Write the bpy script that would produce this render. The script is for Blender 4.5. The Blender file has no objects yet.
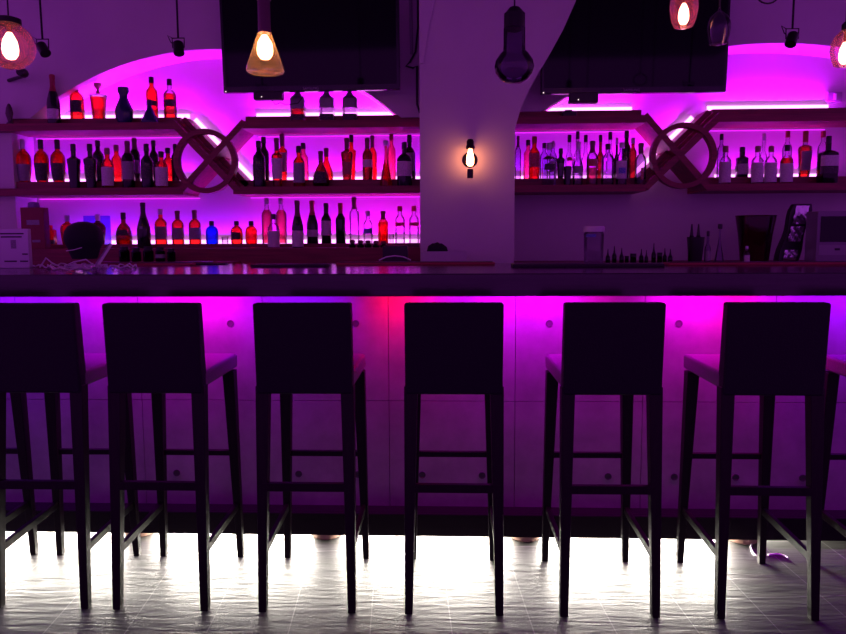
import bpy, math, random
from mathutils import Matrix, Vector
random.seed(7)
SC = bpy.context.scene
COL = SC.collection
R = math.radians
# ---------------------------------------------------------------- camera
W, H, FPX = 846, 634, 660.0
CAM_Z = 1.32
PITCH = 5.2; VC = 235 + FPX*math.tan(R(PITCH))    # principal row of the slightly cropped photo
CAM_ROT = Matrix.Rotation(R(2.0), 3, 'Z') @ Matrix.Rotation(R(90 - PITCH), 3, 'X') @ Matrix.Rotation(R(-0.26), 3, 'Z')
cd = bpy.data.cameras.new('camera'); cam = bpy.data.objects.new('camera', cd); COL.objects.link(cam)
cam.location = (0, 0, CAM_Z); cam.rotation_euler = CAM_ROT.to_euler()
cd.sensor_fit = 'HORIZONTAL'; cd.sensor_width = 36; cd.lens = FPX / W * 36; cd.clip_start = .02; cd.shift_y = (VC - H/2) / W
SC.camera = cam
SC.view_settings.view_transform = 'Standard'; SC.view_settings.look = 'None'
SC.view_settings.gamma = 1; SC.view_settings.use_curve_mapping = False
SC.view_settings.exposure = 0.0
SC.cycles.transparent_max_bounces = 24
SC.cycles.max_bounces = 8

def ray(u, v):
    return CAM_ROT @ Vector(((u - W/2)/FPX, -(v - VC)/FPX, -1))
def P(u, v, Y):
    d = ray(u, v); return Vector((0, 0, CAM_Z)) + d * (Y / d.y)
def F(u, v, z):
    d = ray(u, v); return Vector((0, 0, CAM_Z)) + d * ((z - CAM_Z) / d.z)

# ---------------------------------------------------------------- materials
MATS = {}
def newmat(name):
    m = bpy.data.materials.new(name); m.use_nodes = True
    nt = m.node_tree; nt.nodes.clear()
    out = nt.nodes.new('ShaderNodeOutputMaterial')
    return m, nt, out
def pbr(name, col, rough=.5, metal=0, bump=None, var=None, coat=0, spec=.5, sheen=0):
    if name in MATS: return MATS[name]
    m, nt, out = newmat(name)
    b = nt.nodes.new('ShaderNodeBsdfPrincipled')
    b.inputs['Base Color'].default_value = (*col, 1); b.inputs['Roughness'].default_value = rough
    b.inputs['Metallic'].default_value = metal; b.inputs['Coat Weight'].default_value = coat
    b.inputs['Specular IOR Level'].default_value = spec
    b.inputs['Sheen Weight'].default_value = sheen
    tc = nt.nodes.new('ShaderNodeTexCoord')
    if var:
        sc, amt, stretch = var
        mp = nt.nodes.new('ShaderNodeMapping'); mp.inputs['Scale'].default_value = stretch
        nt.links.new(tc.outputs['Object'], mp.inputs['Vector'])
        n = nt.nodes.new('ShaderNodeTexNoise'); n.inputs['Scale'].default_value = sc; n.inputs['Detail'].default_value = 6
        nt.links.new(mp.outputs['Vector'], n.inputs['Vector'])
        cr = nt.nodes.new('ShaderNodeValToRGB')
        cr.color_ramp.elements[0].position = .3; cr.color_ramp.elements[1].position = .7
        cr.color_ramp.elements[0].color = (*[c*(1-amt) for c in col], 1)
        cr.color_ramp.elements[1].color = (*[min(1, c*(1+amt)) for c in col], 1)
        nt.links.new(n.outputs['Fac'], cr.inputs['Fac']); nt.links.new(cr.outputs['Color'], b.inputs['Base Color'])
    if bump:
        sc, st = bump
        n2 = nt.nodes.new('ShaderNodeTexNoise'); n2.inputs['Scale'].default_value = sc; n2.inputs['Detail'].default_value = 5
        nt.links.new(tc.outputs['Object'], n2.inputs['Vector'])
        bp = nt.nodes.new('ShaderNodeBump'); bp.inputs['Strength'].default_value = st; bp.inputs['Distance'].default_value = .01
        nt.links.new(n2.outputs['Fac'], bp.inputs['Height']); nt.links.new(bp.outputs['Normal'], b.inputs['Normal'])
    nt.links.new(b.outputs['BSDF'], out.inputs['Surface'])
    MATS[name] = m; return m
def emis(name, col, s):
    if name in MATS: return MATS[name]
    m, nt, out = newmat(name)
    e = nt.nodes.new('ShaderNodeEmission'); e.inputs['Color'].default_value = (*col, 1); e.inputs['Strength'].default_value = s
    nt.links.new(e.outputs[0], out.inputs['Surface']); MATS[name] = m; return m
def glass(name, tint, transl=0.0, tcol=None, refl=.9, rough=.03):
    """tinted see-through glass: transparent + fresnel gloss + a little scattering"""
    if name in MATS: return MATS[name]
    m, nt, out = newmat(name)
    t = nt.nodes.new('ShaderNodeBsdfTransparent'); t.inputs['Color'].default_value = (*tint, 1)
    tr = nt.nodes.new('ShaderNodeBsdfTranslucent'); tr.inputs['Color'].default_value = (*(tcol or tint), 1)
    g = nt.nodes.new('ShaderNodeBsdfGlossy'); g.inputs['Roughness'].default_value = rough
    lw = nt.nodes.new('ShaderNodeFresnel'); lw.inputs['IOR'].default_value = 1.45
    mu = nt.nodes.new('ShaderNodeMath'); mu.operation = 'MULTIPLY'; mu.inputs[1].default_value = refl
    m1 = nt.nodes.new('ShaderNodeMixShader'); m1.inputs[0].default_value = transl
    m2 = nt.nodes.new('ShaderNodeMixShader')
    nt.links.new(t.outputs[0], m1.inputs[1]); nt.links.new(tr.outputs[0], m1.inputs[2])
    nt.links.new(lw.outputs[0], mu.inputs[0]); nt.links.new(mu.outputs[0], m2.inputs[0])
    nt.links.new(m1.outputs[0], m2.inputs[1]); nt.links.new(g.outputs[0], m2.inputs[2])
    nt.links.new(m2.outputs[0], out.inputs['Surface']); MATS[name] = m; return m
def labelmat(name, col, ink, freq=1000, rough=.6):
    """paper label with small printed lines"""
    if name in MATS: return MATS[name]
    m, nt, out = newmat(name)
    b = nt.nodes.new('ShaderNodeBsdfPrincipled'); b.inputs['Roughness'].default_value = rough
    tc = nt.nodes.new('ShaderNodeTexCoord')
    sp = nt.nodes.new('ShaderNodeSeparateXYZ'); nt.links.new(tc.outputs['Object'], sp.inputs[0])
    s = nt.nodes.new('ShaderNodeMath'); s.operation = 'MULTIPLY'; s.inputs[1].default_value = freq
    nt.links.new(sp.outputs['Z'], s.inputs[0])
    sn = nt.nodes.new('ShaderNodeMath'); sn.operation = 'SINE'; nt.links.new(s.outputs[0], sn.inputs[0])
    n = nt.nodes.new('ShaderNodeTexNoise'); n.inputs['Scale'].default_value = 130; nt.links.new(tc.outputs['Object'], n.inputs['Vector'])
    a = nt.nodes.new('ShaderNodeMath'); a.operation = 'MULTIPLY'; nt.links.new(sn.outputs[0], a.inputs[0]); nt.links.new(n.outputs['Fac'], a.inputs[1])
    g = nt.nodes.new('ShaderNodeMath'); g.operation = 'GREATER_THAN'; g.inputs[1].default_value = .47; nt.links.new(a.outputs[0], g.inputs[0])
    mx = nt.nodes.new('ShaderNodeMixRGB'); mx.inputs[1].default_value = (*col, 1); mx.inputs[2].default_value = (*ink, 1)
    nt.links.new(g.outputs[0], mx.inputs[0]); nt.links.new(mx.outputs[0], b.inputs['Base Color'])
    nt.links.new(b.outputs[0], out.inputs['Surface']); MATS[name] = m; return m

WALL = pbr('wall_paint', (.58, .56, .57), .75, bump=(9, .12), var=(2.2, .05, (1, 1, 1)))
WOOD = pbr('mahogany_wood', (.20, .014, .038), .5, var=(7, .3, (.6, 6, 9)))
CEIL = pbr('ceiling_paint', (.3, .28, .3), .9)
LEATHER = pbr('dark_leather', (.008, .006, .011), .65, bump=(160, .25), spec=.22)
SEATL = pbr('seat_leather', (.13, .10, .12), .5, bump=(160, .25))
BLACKWOOD = pbr('stained_wood', (.008, .006, .005), .5, spec=.25, var=(12, .3, (8, 8, .8)))
BLACK = pbr('black_plastic', (.012, .011, .014), .4)
BLACKMETAL = pbr('black_metal', (.02, .018, .02), .35, metal=.6)
SCREEN = pbr('tv_screen', (.003, .003, .006), .06, spec=.25)
BEZEL = pbr('tv_bezel', (.008, .008, .012), .2)
GREYTXT = pbr('grey_lettering', (.25, .25, .28), .4)
WHITEPL = pbr('white_plastic', (.7, .7, .72), .4)
GREYPL = pbr('grey_plastic', (.3, .29, .32), .45)
RUBBER = pbr('black_rubber', (.015, .013, .016), .6)
REDRUB = pbr('red_rubber', (.35, .03, .05), .5)
PIPE = pbr('iron_pipe', (.03, .022, .02), .4, metal=.7)
BRASSY = pbr('old_brass', (.12, .06, .04), .35, metal=.8)
FOIL = pbr('silver_foil', (.7, .7, .75), .22, metal=1, bump=(25, .8))
REDBOX = pbr('dark_red_card', (.20, .012, .03), .55)
TOE = pbr('toe_board', (.012, .010, .011), .75, spec=.08)
FOOT = pbr('brown_foot', (.32, .18, .13), .6)

# concrete
def concrete():
    m, nt, out = newmat('concrete_panel')
    b = nt.nodes.new('ShaderNodeBsdfPrincipled'); b.inputs['Roughness'].default_value = .6
    tc = nt.nodes.new('ShaderNodeTexCoord')
    n = nt.nodes.new('ShaderNodeTexNoise'); n.inputs['Scale'].default_value = 5; n.inputs['Detail'].default_value = 9; n.inputs['Roughness'].default_value = .65
    nt.links.new(tc.outputs['Object'], n.inputs['Vector'])
    cr = nt.nodes.new('ShaderNodeValToRGB'); cr.color_ramp.elements[0].position = .3; cr.color_ramp.elements[1].position = .72
    cr.color_ramp.elements[0].color = (.145, .135, .14, 1); cr.color_ramp.elements[1].color = (.24, .23, .235, 1)
    nt.links.new(n.outputs['Fac'], cr.inputs['Fac']); nt.links.new(cr.outputs['Color'], b.inputs['Base Color'])
    bp = nt.nodes.new('ShaderNodeBump'); bp.inputs['Strength'].default_value = .3; bp.inputs['Distance'].default_value = .006
    nt.links.new(n.outputs['Fac'], bp.inputs['Height']); nt.links.new(bp.outputs['Normal'], b.inputs['Normal'])
    nt.links.new(b.outputs[0], out.inputs['Surface']); return m
CONC = concrete()
HOLE = pbr('tie_hole', (.055, .05, .055), .8)
GROOVE = pbr('panel_groove', (.16, .15, .16), .8)

def floor_mat():
    m, nt, out = newmat('slate_tiles')
    b = nt.nodes.new('ShaderNodeBsdfPrincipled')
    tc = nt.nodes.new('ShaderNodeTexCoord')
    # tile grid, turned 4 degrees against the bar
    mp = nt.nodes.new('ShaderNodeMapping'); mp.vector_type = 'POINT'
    mp.inputs['Rotation'].default_value = (0, 0, R(-4)); mp.inputs['Location'].default_value = FLOOR_OFF
    nt.links.new(tc.outputs['Object'], mp.inputs['Vector'])
    br = nt.nodes.new('ShaderNodeTexBrick'); br.offset = 0; br.inputs['Scale'].default_value = 1
    br.inputs['Brick Width'].default_value = TW; br.inputs['Row Height'].default_value = TH
    br.inputs['Mortar Size'].default_value = .0022; br.inputs['Mortar Smooth'].default_value = .2
    br.inputs['Color1'].default_value = (.034, .033, .032, 1); br.inputs['Color2'].default_value = (.044, .043, .041, 1)
    br.inputs['Mortar'].default_value = (.13, .13, .125, 1)
    nt.links.new(mp.outputs[0], br.inputs['Vector'])
    # brushed slate streaks running diagonally
    m2 = nt.nodes.new('ShaderNodeMapping'); m2.inputs['Rotation'].default_value = (0, 0, R(-58)); m2.inputs['Scale'].default_value = (4, 26, 1)
    nt.links.new(tc.outputs['Object'], m2.inputs['Vector'])
    n = nt.nodes.new('ShaderNodeTexNoise'); n.inputs['Scale'].default_value = 1.6; n.inputs['Detail'].default_value = 8; n.inputs['Distortion'].default_value = .5
    nt.links.new(m2.outputs[0], n.inputs['Vector'])
    cr = nt.nodes.new('ShaderNodeMapRange'); cr.inputs[3].default_value = .75; cr.inputs[4].default_value = 1.25
    nt.links.new(n.outputs['Fac'], cr.inputs[0])
    mx = nt.nodes.new('ShaderNodeMixRGB'); mx.blend_type = 'MULTIPLY'; mx.inputs[0].default_value = 1
    nt.links.new(br.outputs['Color'], mx.inputs[1]); nt.links.new(cr.outputs[0], mx.inputs[2])
    nt.links.new(mx.outputs[0], b.inputs['Base Color'])
    rr = nt.nodes.new('ShaderNodeMapRange'); rr.inputs[3].default_value = .40; rr.inputs[4].default_value = .66
    nt.links.new(n.outputs['Fac'], rr.inputs[0]); nt.links.new(rr.outputs[0], b.inputs['Roughness'])
    bp = nt.nodes.new('ShaderNodeBump'); bp.inputs['Strength'].default_value = .6; bp.inputs['Distance'].default_value = .003
    nt.links.new(n.outputs['Fac'], bp.inputs['Height']); nt.links.new(bp.outputs['Normal'], b.inputs['Normal'])
    nt.links.new(b.outputs[0], out.inputs['Surface']); return m
TW, TH = .273, .43
j = F(372, 607, 0)                                # a grout crossing of the photo
jr = Matrix.Rotation(R(-4), 3, 'Z') @ Vector((j.x, j.y, 0))
FLOOR_OFF = (-jr.x + 10*TW, -jr.y + 10*TH, 0)

# ---------------------------------------------------------------- mesh helpers
class MB:
    def __init__(s): s.v = []; s.f = []; s.sm = []
    def add(s, vs, fs, smooth=False):
        k = len(s.v); s.v += [tuple(p) for p in vs]
        s.f += [tuple(i + k for i in f) for f in fs]; s.sm += [smooth]*len(fs); return s
    def box(s, x0, x1, y0, y1, z0, z1):
        vs = [(x, y, z) for z in (z0, z1) for y in (y0, y1) for x in (x0, x1)]
        return s.add(vs, [(0, 2, 3, 1), (4, 5, 7, 6), (0, 1, 5, 4), (2, 6, 7, 3), (0, 4, 6, 2), (1, 3, 7, 5)])
    def bar(s, a, b, wa, wb=None, up=(0, 0, 1)):
        """tapered square bar from a to b; w = (width, depth)"""
        a, b = Vector(a), Vector(b); wb = wb or wa; d = (b - a).normalized()
        x = d.cross(Vector(up))
        x = x.normalized() if x.length > 1e-4 else Vector((1, 0, 0)); y = d.cross(x).normalized()
        vs = []
        for p, w in ((a, wa), (b, wb)):
            for sx, sy in ((-1, -1), (1, -1), (1, 1), (-1, 1)): vs.append(p + x*sx*w[0]/2 + y*sy*w[1]/2)
        return s.add(vs, [(0, 3, 2, 1), (4, 5, 6, 7), (0, 1, 5, 4), (1, 2, 6, 5), (2, 3, 7, 6), (3, 0, 4, 7)])
    def tube(s, pts, r, n=10, closed=False):
        pts = [Vector(p) for p in pts]; m = len(pts); vs = []; fs = []
        prev = None
        for i, p in enumerate(pts):
            a = pts[(i-1) % m] if (i or closed) else p; b = pts[(i+1) % m] if (i < m-1 or closed) else p
            t = (b - a).normalized()
            if prev is None:
                x = t.cross(Vector((0, 0, 1)));  x = x if x.length > 1e-3 else Vector((1, 0, 0))
            else: x = prev - t*prev.dot(t)
            x.normalize(); prev = x; y = t.cross(x)
            rr = r[i] if isinstance(r, (list, tuple)) else r
            for k in range(n):
                an = 2*math.pi*k/n; vs.append(p + x*math.cos(an)*rr + y*math.sin(an)*rr)
        for i in range(m if closed else m-1):
            for k in range(n):
                a0 = i*n+k; a1 = i*n+(k+1) % n; b0 = ((i+1) % m)*n+k; b1 = ((i+1) % m)*n+(k+1) % n
                fs.append((a0, a1, b1, b0))
        if not closed: fs += [tuple(range(n))[::-1], tuple((m-1)*n+k for k in range(n))]
        return s.add(vs, fs, True)
    def lathe(s, prof, n=24, sq=2.0, ysc=1.0, c=(0, 0, 0), cap=True, arc=None, axis='Z'):
        vs = []; fs = []
        a0, a1 = arc or (0, 2*math.pi); cnt = n if not arc else n+1
        for (r, z) in prof:
            for k in range(cnt):
                an = a0 + (a1-a0)*k/n; co, si = math.cos(an), math.sin(an)
                q = (abs(co)**sq + abs(si)**sq)**(-1/sq)
                x, y = r*q*co, r*q*si*ysc
                if axis == 'Z': p = (c[0]+x, c[1]+y, c[2]+z)
                elif axis == 'Y': p = (c[0]+x, c[1]+z, c[2]+y)
                else: p = (c[0]+z, c[1]+x, c[2]+y)
                vs.append(p)
        for i in range(len(prof)-1):
            for k in range(n if not arc else n):
                k1 = (k+1) % n if not arc else k+1
                fs.append((i*cnt+k, i*cnt+k1, (i+1)*cnt+k1, (i+1)*cnt+k))
        if cap and not arc:
            if prof[0][0] > 1e-5: fs.append(tuple(range(n))[::-1])
            if prof[-1][0] > 1e-5: fs.append(tuple((len(prof)-1)*n+k for k in range(n)))
        return s.add(vs, fs, True)
    def prism(s, poly, y0, y1):
        """polygon in XZ pulled from y0 to y1"""
        n = len(poly); vs = [(x, y0, z) for x, z in poly] + [(x, y1, z) for x, z in poly]
        fs = [tuple(range(n)), tuple(range(2*n-1, n-1, -1))]
        for i in range(n): jn = (i+1) % n; fs.append((i, i+n, jn+n, jn))
        return s.add(vs, fs)
    def build(s, name, mat, parent=None, bevel=0, loc=None, seg=2, sub=0):
        me = bpy.data.meshes.new(name); me.from_pydata(s.v, [], s.f); me.update()
        import bmesh
        bm = bmesh.new(); bm.from_mesh(me)
        for f, q in zip(bm.faces, s.sm): f.smooth = q
        bmesh.ops.recalc_face_normals(bm, faces=bm.faces)
        for e in bm.edges:
            if len(e.link_faces) == 2 and e.calc_face_angle(0) > R(38): e.smooth = False
        bm.to_mesh(me); bm.free()
        me.materials.append(mat)
        o = bpy.data.objects.new(name, me); COL.objects.link(o)
        if parent: o.parent = parent
        if loc: o.location = loc
        if bevel:
            md = o.modifiers.new('bevel', 'BEVEL'); md.width = bevel; md.segments = seg; md.limit_method = 'ANGLE'; md.angle_limit = R(40)
            md.harden_normals = False
        if sub:
            md = o.modifiers.new('sub', 'SUBSURF'); md.levels = sub; md.render_levels = sub
        return o
def tag(o, label, cat, group=None, kind=None):
    o['label'] = label; o['category'] = cat
    if group: o['group'] = group
    if kind: o['kind'] = kind
    return o
def thing(name, label, cat, loc=(0, 0, 0), rz=0, group=None):
    o = bpy.data.objects.new(name, None); COL.objects.link(o); o.empty_display_size = .05
    o.location = loc; o.rotation_euler = (0, 0, rz); return tag(o, label, cat, group)
def struct(name, mb, mat, **k):
    o = mb.build(name, mat, **k); o['kind'] = 'structure'; return o
def area(name, loc, sx, sy, power, col, direction, parent=None, spread=180):
    l = bpy.data.lights.new(name, 'AREA'); l.shape = 'RECTANGLE'; l.size = sx; l.size_y = sy
    l.energy = power; l.color = col; l.spread = R(spread)
    o = bpy.data.objects.new(name, l); COL.objects.link(o); o.location = loc
    o.rotation_euler = Vector(direction).to_track_quat('-Z', 'Y').to_euler()
    if parent: o.parent = parent
    return o
def point(name, loc, power, col, r=.02, parent=None):
    l = bpy.data.lights.new(name, 'POINT'); l.energy = power; l.color = col; l.shadow_soft_size = r
    o = bpy.data.objects.new(name, l); COL.objects.link(o); o.location = loc
    if parent: o.parent = parent
    return o

# ---------------------------------------------------------------- world
w = bpy.data.worlds.new('world'); SC.world = w; w.use_nodes = True
bg = w.node_tree.nodes['Background']; bg.inputs[0].default_value = (.62, .07, 1, 1); bg.inputs[1].default_value = .50

# ================================================================ THE ROOM
YB, YW, YP = 4.70, 4.46, 4.06      # niche back, upper wall face, pillar face
CEILZ = 3.35
XL, XR = -3.6, 3.7
struct('floor', MB().box(XL, XR, -1.2, 5.0, -.05, 0), floor_mat())
struct('ceiling', MB().box(XL, XR, -1.2, 5.0, CEILZ, CEILZ+.1), CEIL)
struct('wall_back', MB().box(XL, XR, YB, YB+.2, 0, CEILZ), WALL)

def arc_pts(uc, vap, rpx, ua, ub, n=40):
    out = []
    for i in range(n+1):
        u = ua + (ub-ua)*i/n; v = vap + rpx - math.sqrt(rpx*rpx - (u-uc)**2)
        p = P(u, v, YW); out.append((p.x, p.z))
    return out
# upper wall with the two shallow arched niches cut in it
xl_n = P(13, 160, YW).x; xr_pil = P(440, 160, YW).x
aL = arc_pts(216, 49, 284, 30, 401)
aR = arc_pts(780, 43, 452, 541, 1019)
xnr = aR[-1][0] + .03
m = MB()
zt = CEILZ
def above(curve, xa, xb):          # wall that fills from a niche's arch up to the ceiling
    pts = [(xa, curve[0][1])] + curve + [(xb, curve[-1][1])]
    for (x0, z0), (x1, z1) in zip(pts[:-1], pts[1:]):
        if x1 - x0 < 1e-5: continue
        m.add([(x0, YW, z0), (x1, YW, z1), (x1, YW, zt), (x0, YW, zt), (x0, YB, z0), (x1, YB, z1), (x1, YB, zt), (x0, YB, zt)],
              [(0, 1, 2, 3), (0, 4, 5, 1), (3, 2, 6, 7), (0, 3, 7, 4), (1, 5, 6, 2), (4, 7, 6, 5)])
xm = P(468, 160, YW).x
above(aL, xl_n, xm); above(aR, xm, xnr)
m.box(XL, xl_n, YW, YB, 0, zt)                    # left of the left niche
m.box(xnr, XR, YW, YB, 0, zt)
struct('wall_arched', m, WALL)
# pillar with the vault edge springing from its right side
pL = P(420, 180, YP).x; pR = P(514.5, 200, YP).x
flare = [(514.5, 170), (514.8, 128), (521, 108), (529, 90), (539, 72), (551, 52), (563, 30), (575, 3), (584, -20), (594, -48), (601, -75)]
poly = [(pL, 0), (pR, 0)]
for u, v in flare:
    p = P(u, v, YP)
    if p.z < CEILZ: poly.append((max(pR, p.x), p.z))
poly += [(poly[-1][0] + .35, CEILZ), (pL, CEILZ)]
pm = MB(); pm.prism(poly, YP, YP+.12); pm.box(pL, pR, YP+.12, YB, 0, CEILZ)
struct('wall_pillar', pm, WALL)
# shallow curved rib down the pillar's left edge
rb = MB(); pts = [(423.5, 64), (425.5, 48), (428.5, 30), (432, 14), (436, -2), (446, -30), (462, -62)]
pl = [(pL, P(423, 64, YP).z)]
for u, v in pts: p = P(u, v, YP); pl.append((p.x, p.z))
pl = [(x, min(z, CEILZ)) for x, z in pl] + [(pL, CEILZ)]
rb.prism(pl, YP-.012, YP); struct('trim_1', rb, WALL)

# ================================================================ BAR COUNTER
CF, CBK, CT, CBOT = 2.50, 3.42, 1.174, 1.087
PAN = 2.80
bar = thing('bar_counter', 'long bar counter with dark glossy top and grey concrete front behind the stools', 'bar counter', (0, PAN, 0))
TOPM = pbr('counter_top_wood', (.022, .014, .02), .16, var=(6, .35, (.5, 7, 7)), bump=(30, .04))
MB().box(XL+.02, XR-.02, CF-PAN, CBK-PAN, CBOT, CT).build('countertop', TOPM, bar, bevel=.004)
jx = [P(u, 400, PAN).x for u in (389, 515)]; pw = jx[1]-jx[0]
zj = P(452, 401, PAN).z; z_hi = P(452, 323.5, PAN).z; z_lo = P(452, 475, PAN).z
zplt = .135; PLB = .036
k0 = math.floor((XL+.3-jx[0])/pw)
for i in range(k0, k0+int(6.9/pw)):
    x0 = jx[0]+i*pw+.0012; x1 = x0+pw-.0024
    for (za, zb, zh) in ((zplt, zj-.0012, z_lo), (zj+.0012, CBOT, z_hi)):
        pn = MB().box(x0, x1, 0, .03, za, zb).build('front_panel', CONC, bar)
        for f in (.26, .74):
            MB().lathe([(.0, .0), (.0125, 0), (.0125, -.003), (.015, -.003), (.015, 0.001)], 20, c=(x0+pw*f, -.0005, zh), axis='Y', cap=False).build('tie_hole', HOLE, pn)
MB().box(jx[0]+k0*pw, jx[0]+(k0+int(6.9/pw))*pw, .03, .06, zplt-.02, CBOT).build('carcass', GROOVE, bar)
MB().box(XL+.05, XR-.05, -.085, -.067, PLB, zplt).box(XL+.05, XR-.05, -.067, .03, zplt-.018, zplt).build('plinth', TOE, bar, bevel=.003)
MB().box(XL+.05, XR-.05, .34, .36, 0, CBOT).build('rear_panel', TOE, bar)
for u, v in ((140, 545), (327, 547), (525, 551), (742, 556), (-50, 544), (960, 560)):
    x = P(u, v, 2.80).x
    MB().lathe([(.064, 0), (.068, .004), (.068, .10), (.06, zplt-.018)], 28, c=(x, .012, 0)).build('foot', FOOT, bar)

# coloured strip under the counter edge: short lengths of changing hue
hues = [(-260, -40, (.30, 0, 1), 1.0), (-40, 75, (.28, 0, 1), 1.0), (75, 175, (.62, 0, .95), 1.0), (175, 240, (.95, 0, .85), 1.4), (240, 345, (.25, 0, 1), .85),
        (378, 425, (1, 0, .03), 1.5), (425, 480, (.6, 0, .95), .8), (480, 575, (.72, 0, 1), 1.7), (575, 612, (.9, 0, .5), .6),
        (655, 715, (.9, 0, .95), 1.7), (715, 750, (1, 0, .15), 1.6), (750, 800, (.5, 0, 1), 1.0), (800, 900, (.30, 0, 1), 1.2), (900, 1120, (.6, 0, 1), 1.2)]
led_u = []
for (ua, ub, c, s) in hues:
    xa, xb = P(ua, 300, PAN).x, P(ub, 300, PAN).x
    xa, xb = max(xa, XL+.06), min(xb, XR-.06)
    mm = emis('under_led_%d' % ua, (c[0], .05, c[2]), 2.5*s)
    MB().box(xa, xb-.004, -.14, -.128, CBOT-.006, CBOT).build('light_strip', mm, bar)
    area('under_counter_light', ((xa+xb)/2, -.125, CBOT-.008), xb-xa-.01, .012, 6.2*s*(xb-xa), c, (0, .55, -1), bar)

# toe-kick light: white, ends at the foot near the right side
TOEW = emis('toe_led', (1, .93, .80), 30)
xa, xb = P(-150, 540, 2.95).x, P(752, 540, 2.95).x
MB().box(xa, xb, .225, .24, .045, .07).build('light_strip', TOEW, bar)
area('toe_light', ((xa+xb)/2, .22, .054), xb-xa, .014, 440, (1, .93, .82), (0, -1, -.12), bar)

# ================================================================ STOOLS
s0 = F(454, 615.5, 0); YN = s0.y                # near legs' front face on the floor
YFAR = F(454, 558, 0).y
def make_stool():
    root = thing('bar_stool', 'x', 'bar stool', (0, YN, 0), 0, 'bar stools along the counter')
    hw = .172; d = YFAR - YN
    for sx in (-1, 1):
        MB().bar((sx*(hw-.014), .014, 0), (sx*(hw-.024), .058, .80), (.027, .027), (.046, .042), up=(0, 1, 0)).build('leg', BLACKWOOD, root, bevel=.002)
        MB().bar((sx*(hw-.010), d-.006, 0), (sx*(hw-.026), d-.03, .785), (.024, .024), (.046, .042), up=(0, 1, 0)).build('leg', BLACKWOOD, root, bevel=.002)
        MB().bar((sx*(hw-.018), .03, .208), (sx*(hw-.016), d-.012, .222), (.017, .028)).build('side_rail', BLACKWOOD, root, bevel=.0015)
    MB().bar((-hw+.02, .030, .446), (hw-.02, .030, .446), (.018, .03)).build('footrest', BLACKWOOD, root, bevel=.0015)
    MB().bar((-hw+.02, d-.016, .444), (hw-.02, d-.016, .444), (.018, .022)).build('cross_rail', BLACKWOOD, root, bevel=.0015)
    MB().box(-hw+.004, hw-.004, .06, d+.012, .79, .848).build('seat', SEATL, root, bevel=.012, seg=3)
    # backrest: a slab leaning back a little, with a seam
    b = MB(); t = .055
    hb = .167
    b.add([(-hb, .032, .774), (hb, .032, .774), (hb, .032+t, .774), (-hb, .032+t, .774),
           (-hb-.001, .016, 1.091), (hb+.001, .016, 1.091), (hb+.001, .016+t*.8, 1.091), (-hb-.001, .016+t*.8, 1.091)],
          [(0, 3, 2, 1), (4, 5, 6, 7), (0, 1, 5, 4), (1, 2, 6, 5), (2, 3, 7, 6), (3, 0, 4, 7)])
    b.build('backrest', LEATHER, root, bevel=.008, seg=3)
    return root
def copy_tree(o, parent=None):
    c = o.copy(); COL.objects.link(c)
    if parent: c.parent = parent
    for ch in list(o.children): copy_tree(ch, c)
    return c
centres = [-102, 23, 147.5, 300.5, 454, 617, 782, 950]
labs = ['bar stool beyond the left edge of which only one rear leg and a rail show',
        'dark bar stool at the left edge, cut off by the frame',
        'dark bar stool second from the left, standing close beside the cut-off left one',
        'dark bar stool whose back stands between the red glow and the second stool from left',
        'dark bar stool seen squarely from behind below the wall sconce',
        'dark bar stool to the right of the squarely seen middle one, before the vodka bottles',
        'dark bar stool last fully visible on the right, past the end of the floor light',
        'dark bar stool at the right edge of which only a front leg and rails show']
proto = make_stool()
for i, (u, lb) in enumerate(zip(centres, labs)):
    o = proto if i == 0 else copy_tree(proto)
    o.location = (P(u, 350, YN-.01).x, YN, 0); o['label'] = lb
    o.rotation_euler = (0, 0, R([0, .4, -.3, .2, 0, .5, -.4, .6][i]))

# ================================================================ SHELF UNITS
SF, SR, SB = 4.37, 4.475, 4.645         # shelf front, riser front, riser back
STRIP_Y = 4.665
WHITELED = emis('led_core', (1, .30, 1), 3.2)
LEAKGLOW = emis('added_leak_glow', (.8, .02, 1), 1.3)  # added glow, imitates light leaking down behind the shelves
def z_of(u, v, Y): return P(u, v, Y).z
def plank(root, name, ua, ub, zb, zt_, zr, unit_u, open_l=0, open_r=0, led=True, leds=None, power=7, col=(.9, 0, 1), vref=160, under=True, ledx=None):
    """a stepped shelf: front ledge plus raised rear step, LED line behind it"""
    xa, xb = P(ua, vref, SF).x, P(ub, vref, SF).x
    xi_a = max(xa, xl_n+.004); xi_b = xb
    mb = MB(); mb.box(xa, xb, SF, YW-.002, zb, zt_); mb.box(xi_a, xi_b, YW-.002, SB if under else YB-.001, zb, zt_); mb.box(xi_a, xi_b, SR, SB, zt_, zr)
    mb.build(name, WOOD, root)
    if led:
        la, lb = (xi_a+.02, xi_b-.01) if not ledx else ledx
        lift = .036 if power > 12 else .014
        MB().box(la, lb, STRIP_Y, STRIP_Y+.012, zr+lift-.008, zr+lift+.020).build('light_strip', WHITELED, root)
        n = leds or [(0, 1, col, 1)]
        for (fa, fb, c, s) in n:
            L = (lb-la)*(fb-fa); xc = la+(lb-la)*(fa+fb)/2
            area('shelf_light', (xc, STRIP_Y-.016, zr+lift-.004), L, .012, power*s*L, c, (0, .45 if power > 12 else .5, 1), root)
        if under:  # added glowing line and weak lamp in place of light leaking past the shelf
            MB().box(la, lb, YB-.008, YB-.001, zb-.010, zb-.004).build('added_glow_line', LEAKGLOW, root)
            area('added_leak_light', ((la+lb)/2, STRIP_Y, zb-.004), lb-la, .012, .12*(lb-la), (.8, 0, 1), (0, .3, -1), root)
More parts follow.
